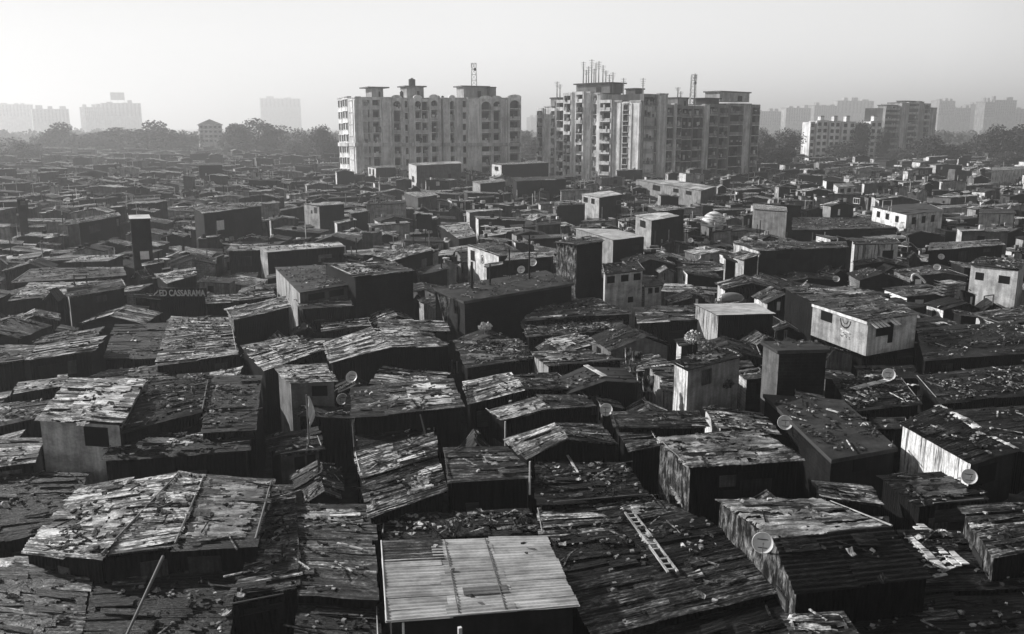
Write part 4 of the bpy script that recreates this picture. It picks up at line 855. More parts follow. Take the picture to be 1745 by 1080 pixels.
block(tD, od, FD, [(1507, 1533, 184, 'b', 0), (1533, 1543, 176, 'w', .4), (1543, 1560, 174, 'b', 1), (1560, 1570, 174, 'w', .3), (1570, 1580, 176, 'b', 1), (1580, 1594, 184, 'w', 0)], 3.3, .5, depth=12, rnd=R1, slabt=.6, clutter=.7)
house_box(tD, od, FD, 1514, 1532, 178, 186, -2, -7, .4, .4); house_box(tD, od, FD, 1545, 1572, 171, 177, -2, -7, .3, .4)
# blocks fading into the haze
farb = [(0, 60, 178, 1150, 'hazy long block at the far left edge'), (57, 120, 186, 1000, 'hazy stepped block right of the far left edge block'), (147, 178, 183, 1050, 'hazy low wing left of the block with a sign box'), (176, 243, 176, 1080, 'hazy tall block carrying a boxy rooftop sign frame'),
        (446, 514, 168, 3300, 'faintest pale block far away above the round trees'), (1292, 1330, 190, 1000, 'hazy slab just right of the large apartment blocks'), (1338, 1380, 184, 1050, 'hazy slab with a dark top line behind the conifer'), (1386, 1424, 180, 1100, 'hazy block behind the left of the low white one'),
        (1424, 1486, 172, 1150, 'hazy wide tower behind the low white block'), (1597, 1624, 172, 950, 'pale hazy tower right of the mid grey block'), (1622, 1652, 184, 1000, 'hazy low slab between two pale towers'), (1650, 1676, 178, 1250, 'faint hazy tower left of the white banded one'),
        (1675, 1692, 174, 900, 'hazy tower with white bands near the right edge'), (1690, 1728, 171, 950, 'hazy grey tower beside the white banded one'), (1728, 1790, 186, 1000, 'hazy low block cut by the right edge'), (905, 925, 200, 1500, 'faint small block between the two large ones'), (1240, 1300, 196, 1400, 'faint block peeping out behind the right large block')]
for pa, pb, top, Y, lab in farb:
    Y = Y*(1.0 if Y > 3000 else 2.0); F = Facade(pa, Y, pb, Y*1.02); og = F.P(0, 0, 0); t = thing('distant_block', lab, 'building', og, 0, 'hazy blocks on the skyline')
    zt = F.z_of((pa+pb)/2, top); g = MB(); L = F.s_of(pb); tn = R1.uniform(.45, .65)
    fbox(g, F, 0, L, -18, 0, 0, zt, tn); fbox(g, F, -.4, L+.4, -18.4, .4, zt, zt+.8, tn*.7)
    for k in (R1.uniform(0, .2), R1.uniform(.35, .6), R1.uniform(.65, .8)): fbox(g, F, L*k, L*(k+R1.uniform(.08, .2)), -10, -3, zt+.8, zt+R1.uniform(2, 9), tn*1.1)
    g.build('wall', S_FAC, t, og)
    nfl = min(9, int(zt/3.4)); nc = min(10, max(3, int(L/4.5)))
    for q in range(nfl):
        g = MB(); zz = zt-3.2*(q+1)
        for c in range(nc): fbox(g, F, L*(c+.25)/nc, L*(c+.7)/nc, -.1, .04, zz, zz+1.6, .15)
        fbox(g, F, 0, L, 0, .5, zz-.5, zz-.2, min(.75, tn*1.6), 1)
        g.build('window_band', [M_GLASS, S_FAC], t, og)
F = Facade(176, 1080*2.0, 243, 1100*2.0); t = thing('billboard', 'boxy framed rooftop sign on stilts on the hazy left block', 'sign', F.P(0, -6, 0)); g = MB()
u0, u1 = F.s_of(193), F.s_of(217); z0, z1 = F.z_of(200, 170), F.z_of(200, 157)
fbox(g, F, u0, u1, -7, -5, z0, z1, .35); g.build('panel', S_FAC, t, F.P(0, -6, 0)); g = MB()
for k in (0, .5, 1): fbox(g, F, u0+(u1-u0)*k-.3, u0+(u1-u0)*k+.3, -6.4, -5.6, F.z_of(200, 177), z0, .2)
g.build('stilt', S_FAC, t, F.P(0, -6, 0))
# tiered pale building with a pyramid roof between the trees
F = Facade(339, 640, 378, 646); og = F.P(0, 0, 0); t = thing('tiered_building', 'small pale building with banded storeys and a pyramid roof between trees', 'building', og)
g = MB(); L = F.L; zt = F.z_of(358, 212); fbox(g, F, 0, L, -10, 0, 0, zt, .5)
for k in range(4): zz = zt-3.2*k; fbox(g, F, -.8, L+.8, -10.8, .9, zz-.6, zz, .75)
g.build('wall', S_FAC, t, og); g = MB(); ap = F.P(L/2, -5, zt+3.8); c4 = [F.P(-.8, .9, zt), F.P(L+.8, .9, zt), F.P(L+.8, -10.8, zt), F.P(-.8, -10.8, zt)]
for i in range(4): g.add([c4[i], c4[(i+1) % 4], ap], [(0, 1, 2)], None, .3)
g.build('roof', S_FAC, t, og)
for k in range(4):
    g = MB(); zz = zt-3.2*k-2.4
    for c in range(5): fbox(g, F, L*(c+.2)/5, L*(c+.75)/5, -.1, .03, zz, zz+1.3, .04)
    g.build('window_band', M_GLASS, t, og)
# trees
def crown_mesh(seed, n, wide, shag):
    r = random.Random(seed); g = MB(); lobes = []
    for k in range(15):
        a = r.uniform(0, 2*PI); e = r.uniform(-.5, 1); rr = r.uniform(.10, .38)*wide
        lobes.append((Vector((math.cos(a)*rr, math.sin(a)*rr, .5+e*.27-rr*.3)), r.uniform(.12, .24)))
    lobes.append((Vector((0, 0, .78)), .18))
    for k in range(n):
        c, R = lobes[k % len(lobes)]
        v = Vector((r.gauss(0, 1), r.gauss(0, 1), r.gauss(0, 1))).normalized()*R*(r.random()**.35)*(1+shag*r.random())
        p = c+Vector((v.x, v.y, v.z*.85)); s = r.uniform(.010, .024)
        a = Vector((r.gauss(0, 1), r.gauss(0, 1), r.gauss(0, 1))).normalized(); b = a.orthogonal().normalized()
        g.add([p-a*s-b*s*.6, p+a*s-b*s*.6, p+a*s*1.1+b*s*.7, p-a*s*.8+b*s*.6], [(0, 1, 2, 3)], None, r.uniform(.02, .075))
    return g.mesh('crown', M_LEAF)
def trunk_mesh(seed):
    r = random.Random(seed); g = MB(); g.tube((0, 0, 0), (.01, 0, .42), .028, .018, 7, .06)
    for k in range(6):
        a = r.uniform(0, 2*PI); z = r.uniform(.25, .42); g.tube((.005, 0, z), (math.cos(a)*.22, math.sin(a)*.22, z+r.uniform(.15, .35)), .012, .004, 5, .06)
    return g.mesh('trunk', M_BARK)
CR = [crown_mesh(s, n, w_, sh) for s, n, w_, sh in ((1, 5200, 1, .12), (2, 5200, 1.15, .1), (3, 3600, .8, .45), (4, 5200, 1.05, .18))]
TK = [trunk_mesh(s) for s in range(4)]
trees = [(18, 232, 430, 95, 0, 'hazy broad tree at the left edge of the roofs'), (104, 206, 600, 72, 3, 'rounded tree left of the pale hall among the hazy trees'), (150, 224, 590, 70, 1, 'low tree filling in right of the rounded left tree'), (200, 215, 610, 110, 1, 'wide hazy tree below the block with the sign frame'),
         (262, 203, 600, 90, 3, 'tall domed tree right of the sign framed block'), (312, 220, 600, 70, 0, 'tree sloping down towards the tiered building'), (398, 212, 580, 62, 3, 'tree just right of the tiered building'), (436, 198, 560, 92, 1, 'largest domed tree left of the apartment blocks'), (465, 222, 540, 56, 0, 'low tree leaning on the largest domed tree'),
         (508, 216, 500, 60, 3, 'medium tree midway between largest dome and apartment block'), (551, 211, 470, 46, 2, 'ragged tall tree almost touching the left apartment block'), (570, 236, 440, 42, 0, 'low bush tree at the foot of the left block'), (897, 222, 560, 46, 0, 'tree in the gap between the two large blocks'), (912, 232, 500, 40, 1, 'lower tree in the gap beside the slim tower'),
         (1300, 214, 400, 40, 3, 'tree at the right foot of the right block'), (1340, 216, 420, 56, 2, 'pointed shaggy tree right of the big blocks'), (1328, 246, 370, 54, 0, 'dark bushy tree in front of the pointed one'), (1449, 238, 440, 74, 1, 'dark tree covering the middle of the low white block'), (1468, 204, 455, 34, 2, 'thin tall tree rising before the low white block'),
         (1507, 214, 450, 26, 2, 'scraggy tree between white and grey blocks'), (1534, 250, 430, 44, 0, 'low tree before the mid grey block'), (1590, 228, 430, 76, 1, 'dark domed tree right of the mid grey block'), (1622, 244, 430, 56, 0, 'low tree adjoining the dark domed one'), (1660, 240, 520, 60, 3, 'hazy low tree left of the right edge trees'),
         (1700, 209, 450, 66, 3, 'tall dark tree near the right edge'), (1745, 208, 450, 78, 1, 'tall tree cut by the right edge'), (1722, 256, 370, 52, 2, 'dark shrubby tree in front of the right edge trees')]
for i, (px, top, Y, wpx, v, lab) in enumerate(trees):
    b = PY(px, 215, Y); zt = PY(px, top, Y).z; t = thing('tree', lab, 'tree', (b.x, b.y, 0), R1.uniform(0, 6), 'trees beyond the shacks')
    ws = wpx/1511*Y/.85
    for nm, me in (('trunk', TK[v]), ('crown', CR[v])):
        o = bpy.data.objects.new(nm, me); COL.objects.link(o); o.parent = t
    hgt = zt/.97; t.scale = (ws, ws, hgt)
# tree belt on the horizon, uncountable
g = MB(); r = random.Random(5)
for k in range(220):
    Y = r.uniform(780, 1600); x = r.uniform(-.66, .66)*Y; hgt = r.uniform(8, 17); wd = r.uniform(8, 20); tn = r.uniform(.03, .07)
    for q in range(150):
        v = Vector((r.gauss(0, 1), r.gauss(0, 1), r.gauss(0, 1))).normalized()*(r.random()**.4); p = Vector((x+v.x*wd, Y+v.y*6, hgt*.45+v.z*hgt*.55)); s = r.uniform(.8, 1.8)
        a = Vector((r.gauss(0, 1), r.gauss(0, 1), r.gauss(0, 1))).normalized(); b = a.orthogonal().normalized()
        g.add([p-a*s-b*s, p+a*s-b*s, p+a*s+b*s, p-a*s+b*s], [(0, 1, 2, 3)], None, tn*r.uniform(.7, 1.3))
o = g.build('far_woods', M_LEAF); tag(o, 'hazy belt of far woods along the horizon', 'woods', kind='stuff')
# ------------------------------------------------------------------ things lying, standing and hanging
Z = Vector((0, 0, 1))
def roof_z(x, y, default=4.0):
    best = None; p = Vector((x, y))
    for Q, d, w_ in ROOFS:
        if in_poly(p, [Vector((q.x, q.y)) for q in Q]):
            n = (Q[1]-Q[0]).cross(Q[3]-Q[0]); z = Q[0].z-(n.x*(x-Q[0].x)+n.y*(y-Q[0].y))/n.z if abs(n.z) > 1e-6 else Q[0].z
            best = z if best is None else max(best, z)
    return default if best is None else best
def on_roof(px, py, z=4.2):
    k = 9.0
    while k > 2:
        p = PZ(px, py, k)
        if roof_z(p.x, p.y, -1) >= k: return p+Z*.04
        k -= .06
    return PZ(px, py, z)
# clean roof: darker replacement sheets
t, ring, R, org, dist = W
Qw = [p+Z*.045 for p in ring]
def sub(Q, u0, u1, v0, v1): return [bil(Q, u0, v0), bil(Q, u1, v0), bil(Q, u1, v1), bil(Q, u0, v1)]
for (u0, u1, v0, v1, tn, nm) in ((.0, .355, .70, .99, .035, 'dark'), (.42, .66, .22, .31, .17, 'dull')):
    g = MB(); roof_plane(g, sub(Qw, u0, u1, v0, v1), 27, random.Random(4), tn, .12, False, .1)
    o = g.build('replacement_sheet', S_SHEET if nm == 'dark' else S_CLEAN, t, org); tag(o, 'blackened sheet in the upper left corner' if nm == 'dark' else 'dull strip near the middle')
g = MB()
for u in (.375, .62): g.tube(bil(Qw, u-.005, .02)+Z*.03, bil(Qw, u+.005, .98)+Z*.03, .018, .018, 5, .06)
g.tube(bil(Qw, 0, 0)+Z*.02, bil(Qw, 1, 0)+Z*.02, .03, .03, 6, .6); g.tube(bil(Qw, 0, 0)+Z*.02, bil(Qw, 0, 1)+Z*.02, .03, .03, 6, .6)
g.build('lap_joint', S_CLEAN, t, org)
# satellite dishes
def dish(px, py, r_px, z, label, az=-.25, el=.55):
    b_ = on_roof(px, py+r_px*1.15, z); wall_ = roof_z(b_.x, b_.y, -1) > b_.z+.2
    if wall_: b_ = b_-(b_-CAM).normalized()*.75
    p = PY(px, py, b_.y-.1); d = (p-CAM).length; R = r_px/FPX*d*1.02
    zb = b_.z; t = thing('satellite_dish', label, 'satellite dish', (p.x, p.y, zb), 0, 'satellite dishes on the roofs')
    c = Vector((0, 0, p.z-zb)); ax = Vector((math.sin(az)*math.cos(el), -math.cos(az)*math.cos(el), math.sin(el))); xx = ax.cross(Z).normalized(); yy = xx.cross(ax)
    g = MB(); n = 24; m_ = 5; vs = [c-ax*.28*R]; 
    for j in range(1, m_+1):
        q = j/m_
        for k in range(n):
            a = 2*PI*k/n; vs.append(c+(xx*math.cos(a)+yy*math.sin(a))*R*q-ax*(.28*R*(1-q*q)))
    fs = [(0, 1+k, 1+(k+1) % n) for k in range(n)]
    for j in range(m_-1):
        for k in range(n): fs.append((1+j*n+k, 1+(j+1)*n+k, 1+(j+1)*n+(k+1) % n, 1+j*n+(k+1) % n))
    g.add(vs, fs, None, .6, 0, True); g.add([v-ax*.02 for v in vs], [tuple(reversed(f)) for f in fs], None, .3, 0, True)
    for k in range(n):
        a, b = vs[1+(m_-1)*n+k], vs[1+(m_-1)*n+(k+1) % n]; g.tube(a, b, .018, .018, 4, .6, cap=False)
    rf = g.build('reflector', M_DISH, t); g = MB()
    for k in (-.45, .35): g.obox(c-ax*.2*R+yy*R*k, xx*R*.62, yy*R*.035, ax*.012, .04)
    g.build('lettering_band', M_DARK, rf)
    g = MB(); f = c+ax*R*.75-yy*R*.15
    g.tube(c-yy*R*.97, f, .014, .014, 5, .3); g.build('arm', M_METAL, t); g = MB(); g.tube(f-ax*.02, f+ax*.1, .035, .03, 8, .3); g.build('feed_horn', M_METAL, t)
    g = MB(); g.tube((0, .9, -.1) if wall_ else (0, 0, 0), c-ax*.3*R, .03, .025, 7, .2); g.build('mount', M_METAL, t)
dish(1300, 925, 16, 5.3, 'largest white satellite dish, on the gable of the ridged hut at lower right')
dish(1338, 720, 11.5, 4.2, 'white satellite dish on the left side of the broad grey slab roof')
dish(1652, 812, 11, 3.9, 'grey satellite dish under the corner of the white stained wall')
dish(1515, 638, 9.5, 3.9, 'satellite dish on the dark roof below the whitewashed corner house')
dish(1033, 698, 10.5, 4.1, 'satellite dish standing alone left of the thin plank roof')
dish(599, 642, 9.5, 4.6, 'upper of two dishes right of the hut with the square window')
dish(583, 680, 9.5, 4.2, 'lower of two dishes right of the hut with the square window')
dish(888, 459, 6.5, 5.7, 'left one of two small dishes on the brick terrace')
dish(908, 447, 6.5, 5.7, 'right one of two small dishes on the brick terrace')
dish(1189, 437, 5, 5, 'small dish over dark roofs right of the three window house')
dish(1597, 455, 5, 5, 'small bright dish left of the grey two window house')
dish(1425, 475, 5, 4.6, 'dim small dish behind the whitewashed corner house')
dish(1604, 437, 4.5, 5, 'tiny dish under the straight pale roof at right')
dish(1177, 409, 4, 5.6, 'tiny dish right of the white slab hut')
# poles, posts
def pole(name, cat, label, a, b, r, mat=M_POLE, tn=.3, r1=None, group=None, bend=0):
    t = MB(); o = Vector(a); b = Vector(b); k = 6
    for i in range(k):
        p = o.lerp(b, i/k)+Z*bend*math.sin(PI*i/k); q = o.lerp(b, (i+1)/k)+Z*bend*math.sin(PI*(i+1)/k)
        rr = r+((r1 or r*.7)-r)*i/k; t.tube(p, q, rr, rr*.97, 7, tn, cap=(i in (0, k-1)))
    ob = t.build(name, mat, None, o); ob.location = o; return tag(ob, label, cat, group)
a = on_roof(277, 950); pole('bamboo_pole', 'pole', 'long pale bamboo pole lying down the black front roof at lower left', PZ(278, 948, 4.5), PZ(212, 1090, 3.5), .06)
for lab_, p0_, p1_ in (('pale pole lying between the left and middle slabs of the patchwork roof', (174, 950), (305, 810)), ('pale pole lying between the middle and right slabs of the patchwork roof', (299, 932), (348, 816)),
                       ('pale pole along the left edge of the dark sloping roof', (207, 733), (250, 652)), ('pale pole along the right edge of the grey lumpy slab', (436, 924), (463, 824))):
    q0_, q1_ = on_roof(*p0_), on_roof(*p1_); pole('edge_pole', 'pole', lab_, q0_+Z*.1, q1_+Z*.1, .045)
p = on_roof(725, 742); pole('bamboo_pole', 'pole', 'pale bamboo pole leaning up beside two bright ribbed roofs', p, PZ(716, 706, p.z+1.0), .05)
for i, (x, ya, yb, z, lab) in enumerate(((861, 744, 718, 3.2, 'short white post under the corner of the middle bright gable'), (903, 799, 786, 3.8, 'short white stick below the front bright gable'), (687, 1085, 1061, 3.3, 'white post under the front edge of the clean corrugated roof'))):
    b = PZ(x, yb, z+(1.3 if i != 2 else 1.35)); pole('wooden_post', 'post', lab, (b.x, b.y, b.z-1.5), b, .05, M_WHITE)
for i, (x, yt, yb, lab) in enumerate(((804, 446, 492, 'thickest black column on the brick terrace, before the white wall'), (835, 450, 486, 'slender black column on the terrace right of the white wall'), (902, 400, 476, 'tallest black column at the right of the brick terrace'), (779, 455, 480, 'short black column at the terrace left of the white wall'), (868, 424, 470, 'thin black column midway along the terrace back'), (752, 440, 476, 'black column at the left end of the brick terrace'))):
    b = on_roof(x, yb, 5.6); d = b.y; tp = PY(x, yt, d); pole('concrete_column', 'column', lab, b, tp, .14 if i == 0 else .09, M_DKPOLE, .02, group='bare columns on the terrace')
# flag pole with a hanging white cloth
b = PZ(528, 775, 3.2); tp = PY(522, 672, b.y)
pole('flag_pole', 'pole', 'thin tall pole with a white cloth in front of the square window', b, tp, .045)
g = MB(); vs = []; n = 10
for i in range(n+1):
    q = i/n; w_ = .05+.28*math.sin(PI*min(1, q*1.2)); c = tp.lerp(b, .03+q*.6)
    for j in range(5): vs.append(c+Vector((w_*j/4+.05, .1*math.sin(j*2+i), 0)))
g.add(vs, [(i*5+j, i*5+j+1, i*5+j+6, i*5+j+5) for i in range(n) for j in range(4)], None, .7, 0, True)
o = g.build('white_cloth', M_WHITE, None, tp); o.location = tp; tag(o, 'limp white cloth hanging down the tall thin pole', 'cloth')
# cloths
def cloth(label, pts_px, y_, tn, cat='cloth', nm='hanging_cloth', group=None, waves=3):
    P4 = [PY(px, py, y_) for px, py in pts_px]; g = MB(); n = 10; vs = []
    for i in range(n+1):
        for j in range(n+1): vs.append(bil(P4, j/n, i/n)+Vector((0, .12*math.sin(j*waves*.9+i*.3)+.05*noise.noise(Vector((i, j, 0))*.7), 0)))
    g.add(vs, [(i*(n+1)+j, i*(n+1)+j+1, (i+1)*(n+1)+j+1, (i+1)*(n+1)+j) for i in range(n) for j in range(n)], [(v.x, v.z) for v in vs], tn, 0, True)
    c = P4[0]; o = g.build(nm, S_RAG, None, c); o.location = c; return tag(o, label, cat, group)
yq = PZ(760, 505, 5.6).y-.3
cloth('pointed pale cloth hanging from the left end of the brick terrace', [(757, 552), (762, 552), (767, 508), (745, 500)], yq, .49)
cloth('pale rag hung right of the pointed cloth under the terrace corner', [(774, 534), (780, 534), (781, 508), (772, 507)], yq-.2, .4)
for i, (x0, y0, x1, y1, tn) in enumerate(((1066, 592, 1074, 622, .7), (1078, 598, 1092, 618, .6), (1074, 624, 1084, 634, .7), (1086, 634, 1096, 650, .6), (1096, 645, 1104, 668, .45), (1104, 640, 1114, 668, .6))):
    d = PZ((x0+x1)/2, y1, 4.2).y
    cloth(['uppermost white rag of the string', 'wide tattered rag next to the uppermost', 'small white rag third down the string', 'fourth rag down the string', 'grey rag second from the bottom of the string', 'lowest pale rag of the string'][i]+' left of the graffiti end', [(x0, y1), (x1, y1), (x1+1, y0), (x0-1, y0)], d, tn, group='rags strung down the alley')
# ladder on the long dark roof
a, b = on_roof(1072, 882), on_roof(1146, 985); d = (b-a); L = d.length; d /= L; s = d.cross(Z).normalized()*.17
t = thing('wooden_ladder', 'broken pale wooden ladder lying on the long corrugated dark roof', 'ladder', a); g = MB()
for q in (-1, 1): g.obox(a+Z*.2+s*q+d*L/2, d*L/2, s.normalized()*.04, Z*.03, .4)
g.build('rail', S_WOOD, t, a); 
for k in range(13):
    if k in (4, 9): continue
    g = MB(); g.obox(a+Z*.21+d*L*(k+.5)/13+s*.1*math.sin(k), s, d*.03, Z*.02, .4); g.build('rung', S_WOOD, t, a)
g = MB(); Qd = [a+d*L*.35-s*1.8, a+d*L*.35+s*1.5, a+d*L*.62+s*1.6, a+d*L*.62-s*1.2]; crumple(g, Qd, 0, 1, 0, 1, random.Random(2), .4, 30, .8, .15)
o = g.build('torn_plastic', S_TARP, None, a); o.location = a; tag(o, 'crumpled white plastic caught on the broken ladder', 'plastic sheet')
# white grating
C4 = [on_roof(1582, 975), on_roof(1650, 968), on_roof(1590, 902), on_roof(1540, 910)]
C4 = [on_roof(1604, 982), on_roof(1650, 968), on_roof(1572, 900), on_roof(1540, 918)]
t = MB(); 
rr = random.Random(8)
for i in range(4):      # slats along the length
    if i == 1: continue
    u = (i+.5)/4
    for k in range(6):
        p0, p1 = bil(C4, u, k/6), bil(C4, u+rr.uniform(-.05, .05), (k+1)/6+.02); dd = (p1-p0); sd_ = dd.cross(Z).normalized()
        t.obox((p0+p1)/2+Z*(.12+rr.uniform(0, .06)), dd/2, sd_*rr.uniform(.09, .17), Z*.025, rr.uniform(.5, .75))
for k in range(8):
    p0, p1 = bil(C4, 0, (k+.4)/8), bil(C4, 1, (k+.5)/8); dd = p1-p0; sd_ = dd.cross(Z).normalized()
    t.obox((p0+p1)/2+Z*.08, dd/2, sd_*.09, Z*.02, .65)
o = t.build('broken_grating', S_STAIN, None, C4[0]); o.location = C4[0]; tag(o, 'broken white slatted grating lying on black roof at lower right', 'grating')
# strips of torn plastic and planks
def strip(label, pts, wd, tn, seed, nm='torn_plastic', cat='plastic sheet', lift=.1):
    g = MB(); P_ = [on_roof(*p) for p in pts]
    for k in range(len(P_)-1):
        d = (P_[k+1]-P_[k]); s = d.cross(Z).normalized()*wd/2
        Q = [P_[k]-s, P_[k]+s, P_[k+1]+s, P_[k+1]-s]; crumple(g, Q, 0, 1, 0, 1, random.Random(seed+k), tn, 30, .8, lift)
    o = g.build(nm, S_TARP, None, P_[0]); o.location = P_[0]; return tag(o, label, cat)
strip('crumpled bright plastic along the far edge of the white stained wall house', [(1592, 692), (1620, 706), (1650, 722), (1668, 735)], .5, .6, 20)
strip('pale lath strip continuing the edge towards the right corner of that house', [(1690, 748), (1732, 768)], .25, .35, 30)
strip('scrap of bright foil on the littered right roof', [(1548, 658), (1566, 662)], .5, .6, 33)
strip('white cloth scrap beside the dish under the whitewashed corner house', [(1478, 646), (1500, 640)], .45, .6, 35)
strip('pale sheet lying at the left edge of the corner wavy roof', [(-20, 966), (30, 962)], .8, .5, 38)
strip('bright rim of torn sheet on the plain roof left of the tarp covered hut', [(1118, 760), (1160, 862)], .3, .25, 40)
def plank(label, p0, p1, wd, tn, nm='plank', cat='plank'):
    a, b = on_roof(*p0), on_roof(*p1); d = b-a; s = d.cross(Z).normalized(); g = MB(); g.obox((a+b)/2+Z*.14, d/2, s*wd/2, Z*.025, tn)
    g.obox(a.lerp(b, .3)+Z*.18, d*.12, s*wd*.4, Z*.02, tn*.6); o = g.build(nm, S_WOOD, None, a); o.location = a; return tag(o, label, cat)
plank('wide white plank on the dark roof below the small dish at right', (1453, 667), (1512, 652), .45, .75)
plank('pale ridge board on the smooth grey gable', (998, 627), (1031, 646), .3, .5)
plank('thin pale stick on the big streaked roof near the ladder', (967, 782), (985, 812), .1, .4)
plank('thin pale lath on the dark lower sheet roof', (575, 933), (618, 944), .1, .45)
plank('short white lath on the broad grey slab roof', (1408, 702), (1428, 708), .12, .6)
plank('pale lath on the left of the broken grating', (1590, 990), (1612, 986), .12, .5)
# dome, tank, stack, hoop, chimney tower
p = PZ(1216, 384, 4.6); rd = 21/FPX*(p-CAM).length; g = MB(); vs = []; n = 18; m_ = 8
for j in range(m_+1):
    for k in range(n): a = 2*PI*k/n; e = PI/2*j/m_; rr_ = rd*(1+.03*math.cos(6*a)); vs.append(Vector((rr_*math.cos(a)*math.cos(e), rr_*math.sin(a)*math.cos(e), rd*1.1*math.sin(e))))
g.add(vs, [(j*n+k, j*n+(k+1) % n, (j+1)*n+(k+1) % n, (j+1)*n+k) for j in range(m_) for k in range(n)], [(v.x, v.z) for v in vs], .7, 0, True)
o = g.build('tarp_dome', S_TARP); o.location = (p.x, p.y, p.z); tag(o, 'rounded white tarpaulin dome among the roofs right of centre', 'tent')
p = on_roof(1246, 514, 4); g = MB(); L_ = .95
for k in range(10):
    a0, a1 = -1+.2*k, -1+.2*(k+1); f = lambda q: .5*math.sqrt(max(0, 1-q*q))
    g.tube(Vector((a0*L_*1.2, 0, .3)), Vector((a1*L_*1.2, 0, .3)), max(.02, f(a0)), max(.02, f(a1)), 12, .35, cap=False)
o = g.build('lying_tank', M_METAL); o.location = p; tag(o, 'grey oval tank lying on the roofs behind the white flat-roofed hut', 'tank')
for k in range(5):
    p = PZ(1610, 500-k*4, 4+.2*k); g = MB(); w_ = .9-.08*(k % 2)
    vs = [Vector((w_*x*1.2+.1*k, y*.9, .08*math.sin(x*4)+.05*k)) for x in (-1, -.5, 0, .5, 1) for y in (-1, 1)]
    g.add(vs, [(2*i, 2*i+2, 2*i+3, 2*i+1) for i in range(4)], [(v.x, v.y) for v in vs], .5, 0, True); g.add([v-Z*.03 for v in vs], [(2*i+1, 2*i+3, 2*i+2, 2*i) for i in range(4)], None, .2)
    o = g.build('loose_sheet', S_SHEET); o.location = p; tag(o, ['lowest', 'second lowest', 'middle', 'second highest', 'topmost'][k]+' bright sheet of the loose pile at right', 'sheet', 'pile of loose sheets')
p = PZ(1570, 488, 4.0); g = MB(); rd = 1.0
for k in range(9):
    a0, a1 = PI*.15+PI*.75*k/9, PI*.15+PI*.75*(k+1)/9; g.tube(Vector((-rd*math.cos(a0-.9), 0, rd*math.sin(a0)*1.2)), Vector((-rd*math.cos(a1-.9), 0, rd*math.sin(a1)*1.2)), .1, .1, 6, .6)
o = g.build('bent_hoop', M_WHITE); o.location = p; tag(o, 'bright bent hoop leaning left of the pile of loose sheets', 'hoop')
hh('chimney-like tower', 'narrow chimney like grey tower with a broken pale top at far left', [(28, 340), (44, 339), (43, 336), (28, 337)], 8.5, roof='mid', walls=('plaster', .08), name='tower_hut', litter=3)
# bundles / bushes on roofs
def bush(px, py, wpx, hpx, label, tn, seed, z=4.2, nm='potted_shrub', cat='shrub'):
    p = on_roof(px, py, z); d = (p-CAM).length; w_ = wpx/FPX*d; h_ = hpx/FPX*d; t = thing(nm, label, cat, p); r = random.Random(seed)
    g = MB(); g.tube((0, 0, 0), (0, 0, h_*.5), .06, .04, 7, .2); g.build('stem', M_POLE, t); g = MB()
    for k in range(260):
        v = Vector((r.gauss(0, 1), r.gauss(0, 1), r.gauss(0, 1))).normalized()*(r.random()**.4); q = Vector((v.x*w_/2, v.y*w_/2, h_*.68+v.z*h_*.34)); s = r.uniform(.03, .075)
        a = Vector((r.gauss(0, 1), r.gauss(0, 1), r.gauss(0, 1))).normalized(); b = a.orthogonal().normalized(); g.add([q-a*s-b*s, q+a*s-b*s, q+a*s+b*s, q-a*s+b*s], [(0, 1, 2, 3)], None, tn*r.uniform(.5, 1.4))
    g.build('leaves', M_LEAF, t)
bush(1180, 600, 30, 36, 'pale leafy shrub on a stem left of the white flat-roofed hut', .5, 1)
bush(827, 570, 24, 20, 'pale low shrub on the lumpy roof below the brick terrace', .5, 2)
bush(1207, 600, 26, 18, 'dull low shrub between pale shrub and box house', .2, 3)
bush(775, 915, 22, 26, 'small dark shrub behind the clean corrugated roof', .15, 4)
bush(1238, 668, 24, 20, 'dark shrub at the foot of the box house wall', .06, 5)
# awning on the whitewashed house, painted figure on its side wall
t, ring, R, org, dist = T
a, b = R[0], R[1]; d = (b-a); d.z = 0; L = d.length; d /= L; n = Vector((d.y, -d.x, 0)); g = MB()
for k in range(7):
    if k == 4: continue
    u = .02+k*.075; c = a+d*(u*L+.1)+n*.25-Z*.12; g.obox(c, d*.13, n*.42-Z*.2, (n*.2+Z*.42).normalized()*.012, .75)
g.build('awning', M_WHITE, t, org)
a, b = R[3], R[0]; d = (b-a); sl = d.z/d.length; d.z = 0; L = d.length; d /= L; n = Vector((d.y, -d.x, 0)); wtop = lambda u: a+d*(u*L)+Z*((b.z-a.z)*u)
g = MB(); 
for (u0, r0, th) in ((.62, .55, .10), (.62, .28, .06)):
    c = wtop(u0)-Z*.35+n*.015
    for k in range(10):
        a0, a1 = PI+PI*k/10, PI+PI*(k+1)/10; q = [c+d*math.cos(x)*rr_+Z*math.sin(x)*rr_ for x, rr_ in ((a0, r0), (a1, r0), (a1, r0+th), (a0, r0+th))]; g.quad(*q, .02)
c = wtop(.62)-Z*1.15+n*.015; g.quad(c-d*.5-Z*.02, c+d*.55-Z*.12, c+d*.55, c-d*.5+Z*.1, .7)
for k in range(22):
    r_ = random.Random(k); q = wtop(.62+r_.uniform(-.09, .09))-Z*r_.uniform(1.3, 1.7)+n*.015; g.quad(q, q+d*.16, q+d*.16+Z*.05, q+Z*.05, r_.choice([.05, .6]))
g.build('painted_figure', S_PLAST, t, org)
g = MB()
for k in range(8): u0, u1 = k/8, (k+1)/8; g.obox((wtop(u0)+wtop(u1))/2+n*.06-Z*.08, (wtop(u1)-wtop(u0))/2, n*.05, Z*.10, .78)
g.build('fascia', S_PLAST, t, org)
t, ring, R, org, dist = BW
a, b = R[3], R[0]; d = (b-a); d.z = 0; L = d.length; d /= L; n = Vector((d.y, -d.x, 0)); g = MB(); c = a+d*(L*.5)-Z*.95+n*.02
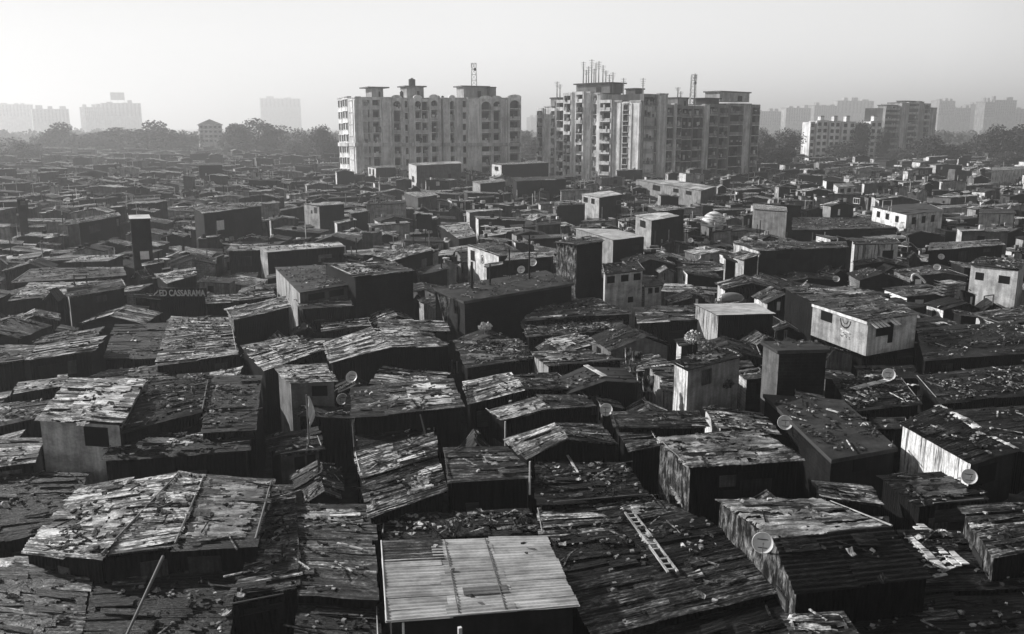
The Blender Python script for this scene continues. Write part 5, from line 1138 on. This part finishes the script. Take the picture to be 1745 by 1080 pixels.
for rr0, rr1, tn_ in ((.42, .5, .05), (.0, .26, .12)):
    for k in range(16):
        a0, a1 = 2*PI*k/16, 2*PI*(k+1)/16; q = [c+d*math.cos(x)*r_+Z*math.sin(x)*r_ for x, r_ in ((a0, rr0+.001), (a1, rr0+.001), (a1, rr1), (a0, rr1))]; g.quad(*q, tn_)
g.build('painted_emblem', S_PLAST, t, org)
# sign with white capitals
t, ring, R, org, dist = SG
fc = bpy.data.curves.new('lettering', 'FONT'); fc.body = 'ED CASSARAMA'; fc.size = 1; fc.extrude = .02; fc.offset = .025
tmp = bpy.data.objects.new('tmp', fc); COL.objects.link(tmp); bpy.context.view_layer.update()
me = bpy.data.meshes.new_from_object(tmp.evaluated_get(bpy.context.evaluated_depsgraph_get())); bpy.data.objects.remove(tmp)
me.materials.clear(); me.materials.append(plain('faded_lettering', .45))
xs = [v.co.x for v in me.vertices]; ys = [v.co.y for v in me.vertices]
pa, pb = PZ(272, 503.5, 4.75), PZ(350, 501.5, 4.75); yy_ = min(ring[0].y, ring[1].y)-.15
A_ = PY(272, 504, yy_); B_ = PY(350, 503, yy_); T_ = PY(272, 493, yy_)
sg = thing('sign', 'dark fascia board with a row of white capital letters at left', 'sign', A_)
g = MB(); wd_ = B_.x-A_.x; ht_ = T_.z-A_.z; g.box(-.1, wd_+.1, .03, .1, -.12, ht_+.1, .012); g.build('board', S_TIN, sg)
lo = bpy.data.objects.new('lettering', me); COL.objects.link(lo); lo.parent = sg; lo.rotation_euler = (PI/2, 0, 0)
sx_ = wd_/(max(xs)-min(xs)); sy_ = ht_/(max(ys)-min(ys)); lo.scale = (sx_, sy_, 1); lo.location = (-min(xs)*sx_, 0, 0)
# small litter over all near roofs
g = MB(); r = random.Random(77); cnt = 0
for Q, dist, wt in ROOFS:
    if dist > 170: continue
    area = (Q[1]-Q[0]).cross(Q[3]-Q[0]).length; n = (Q[1]-Q[0]).cross(Q[3]-Q[0]).normalized(); n = -n if n.z < 0 else n
    ex = (Q[1]-Q[0]).normalized(); ey = n.cross(ex)
    for k in range(int(area*wt*(5.8 if dist < 60 else 4.2)*r.uniform(.3, 1.5))):
        p = bil(Q, r.uniform(.03, .97), r.uniform(.03, .97))+n*.1; a = r.uniform(0, 2*PI)
        if noise.noise(Vector((p.x*.55, p.y*.55, 5)))+.5*noise.noise(Vector((p.x*1.7, p.y*1.7, 8))) < r.uniform(-.35, .3): continue
        u = ex*math.cos(a)+ey*math.sin(a); v = n.cross(u); tn = r.choice([.02, .03, .06, .1, .1, .22, .35, .35]) if r.random() < .9 else .65; c = r.random(); cnt += 1
        if c < .68:      # stone or brick
            s = r.uniform(.03, .09); P8 = [p+u*i*s*r.uniform(.7, 1.2)+v*j*s*r.uniform(.5, 1)+n*(k2*s*r.uniform(.4, .8)) for k2 in (-.4, 1) for j in (-1, 1) for i in (-1, 1)]
            g.add(P8, [(0, 1, 5, 4), (1, 3, 7, 5), (3, 2, 6, 7), (2, 0, 4, 6), (4, 5, 7, 6)], None, tn)
        elif c < .8:   # lath
            s = r.uniform(.2, .8); g.obox(p+n*.05, u*s, v*r.uniform(.015, .04), n*.02, tn)
        else:           # scrap of plastic, cloth or tin
            s = r.uniform(.07, .24); P9 = [p+u*i*s*r.uniform(.7, 1.1)+v*j*s*.7*r.uniform(.6, 1.1)+n*r.uniform(0, .14) for j in (-1, 0, 1) for i in (-1, 0, 1)]
            g.add(P9, [(i+3*j, i+1+3*j, i+4+3*j, i+3+3*j) for i in (0, 1) for j in (0, 1)], [(q.x, q.y) for q in P9], tn, 0, True)
o = g.build('roof_litter', S_RAG); tag(o, 'stones, laths and scraps scattered over the shack roofs', 'litter', kind='stuff'); print('litter', cnt)
# ------------------------------------------------------------------ haze
hb = MB(); hb.box(-5900, 5900, -50, 5950, -1, 140)
m = bpy.data.materials.new('haze'); m.use_nodes = True; nt = m.node_tree; nt.nodes.clear()
o_ = nt.nodes.new('ShaderNodeOutputMaterial'); pv = nt.nodes.new('ShaderNodeVolumePrincipled')
pv.inputs['Color'].default_value = (.95, .95, .95, 1); pv.inputs['Density'].default_value = HAZE; pv.inputs['Anisotropy'].default_value = .35
nt.links.new(pv.outputs[0], o_.inputs['Volume'])
hz = hb.build('haze', m); tag(hz, 'pale smoggy air over the whole settlement', 'haze', kind='stuff')
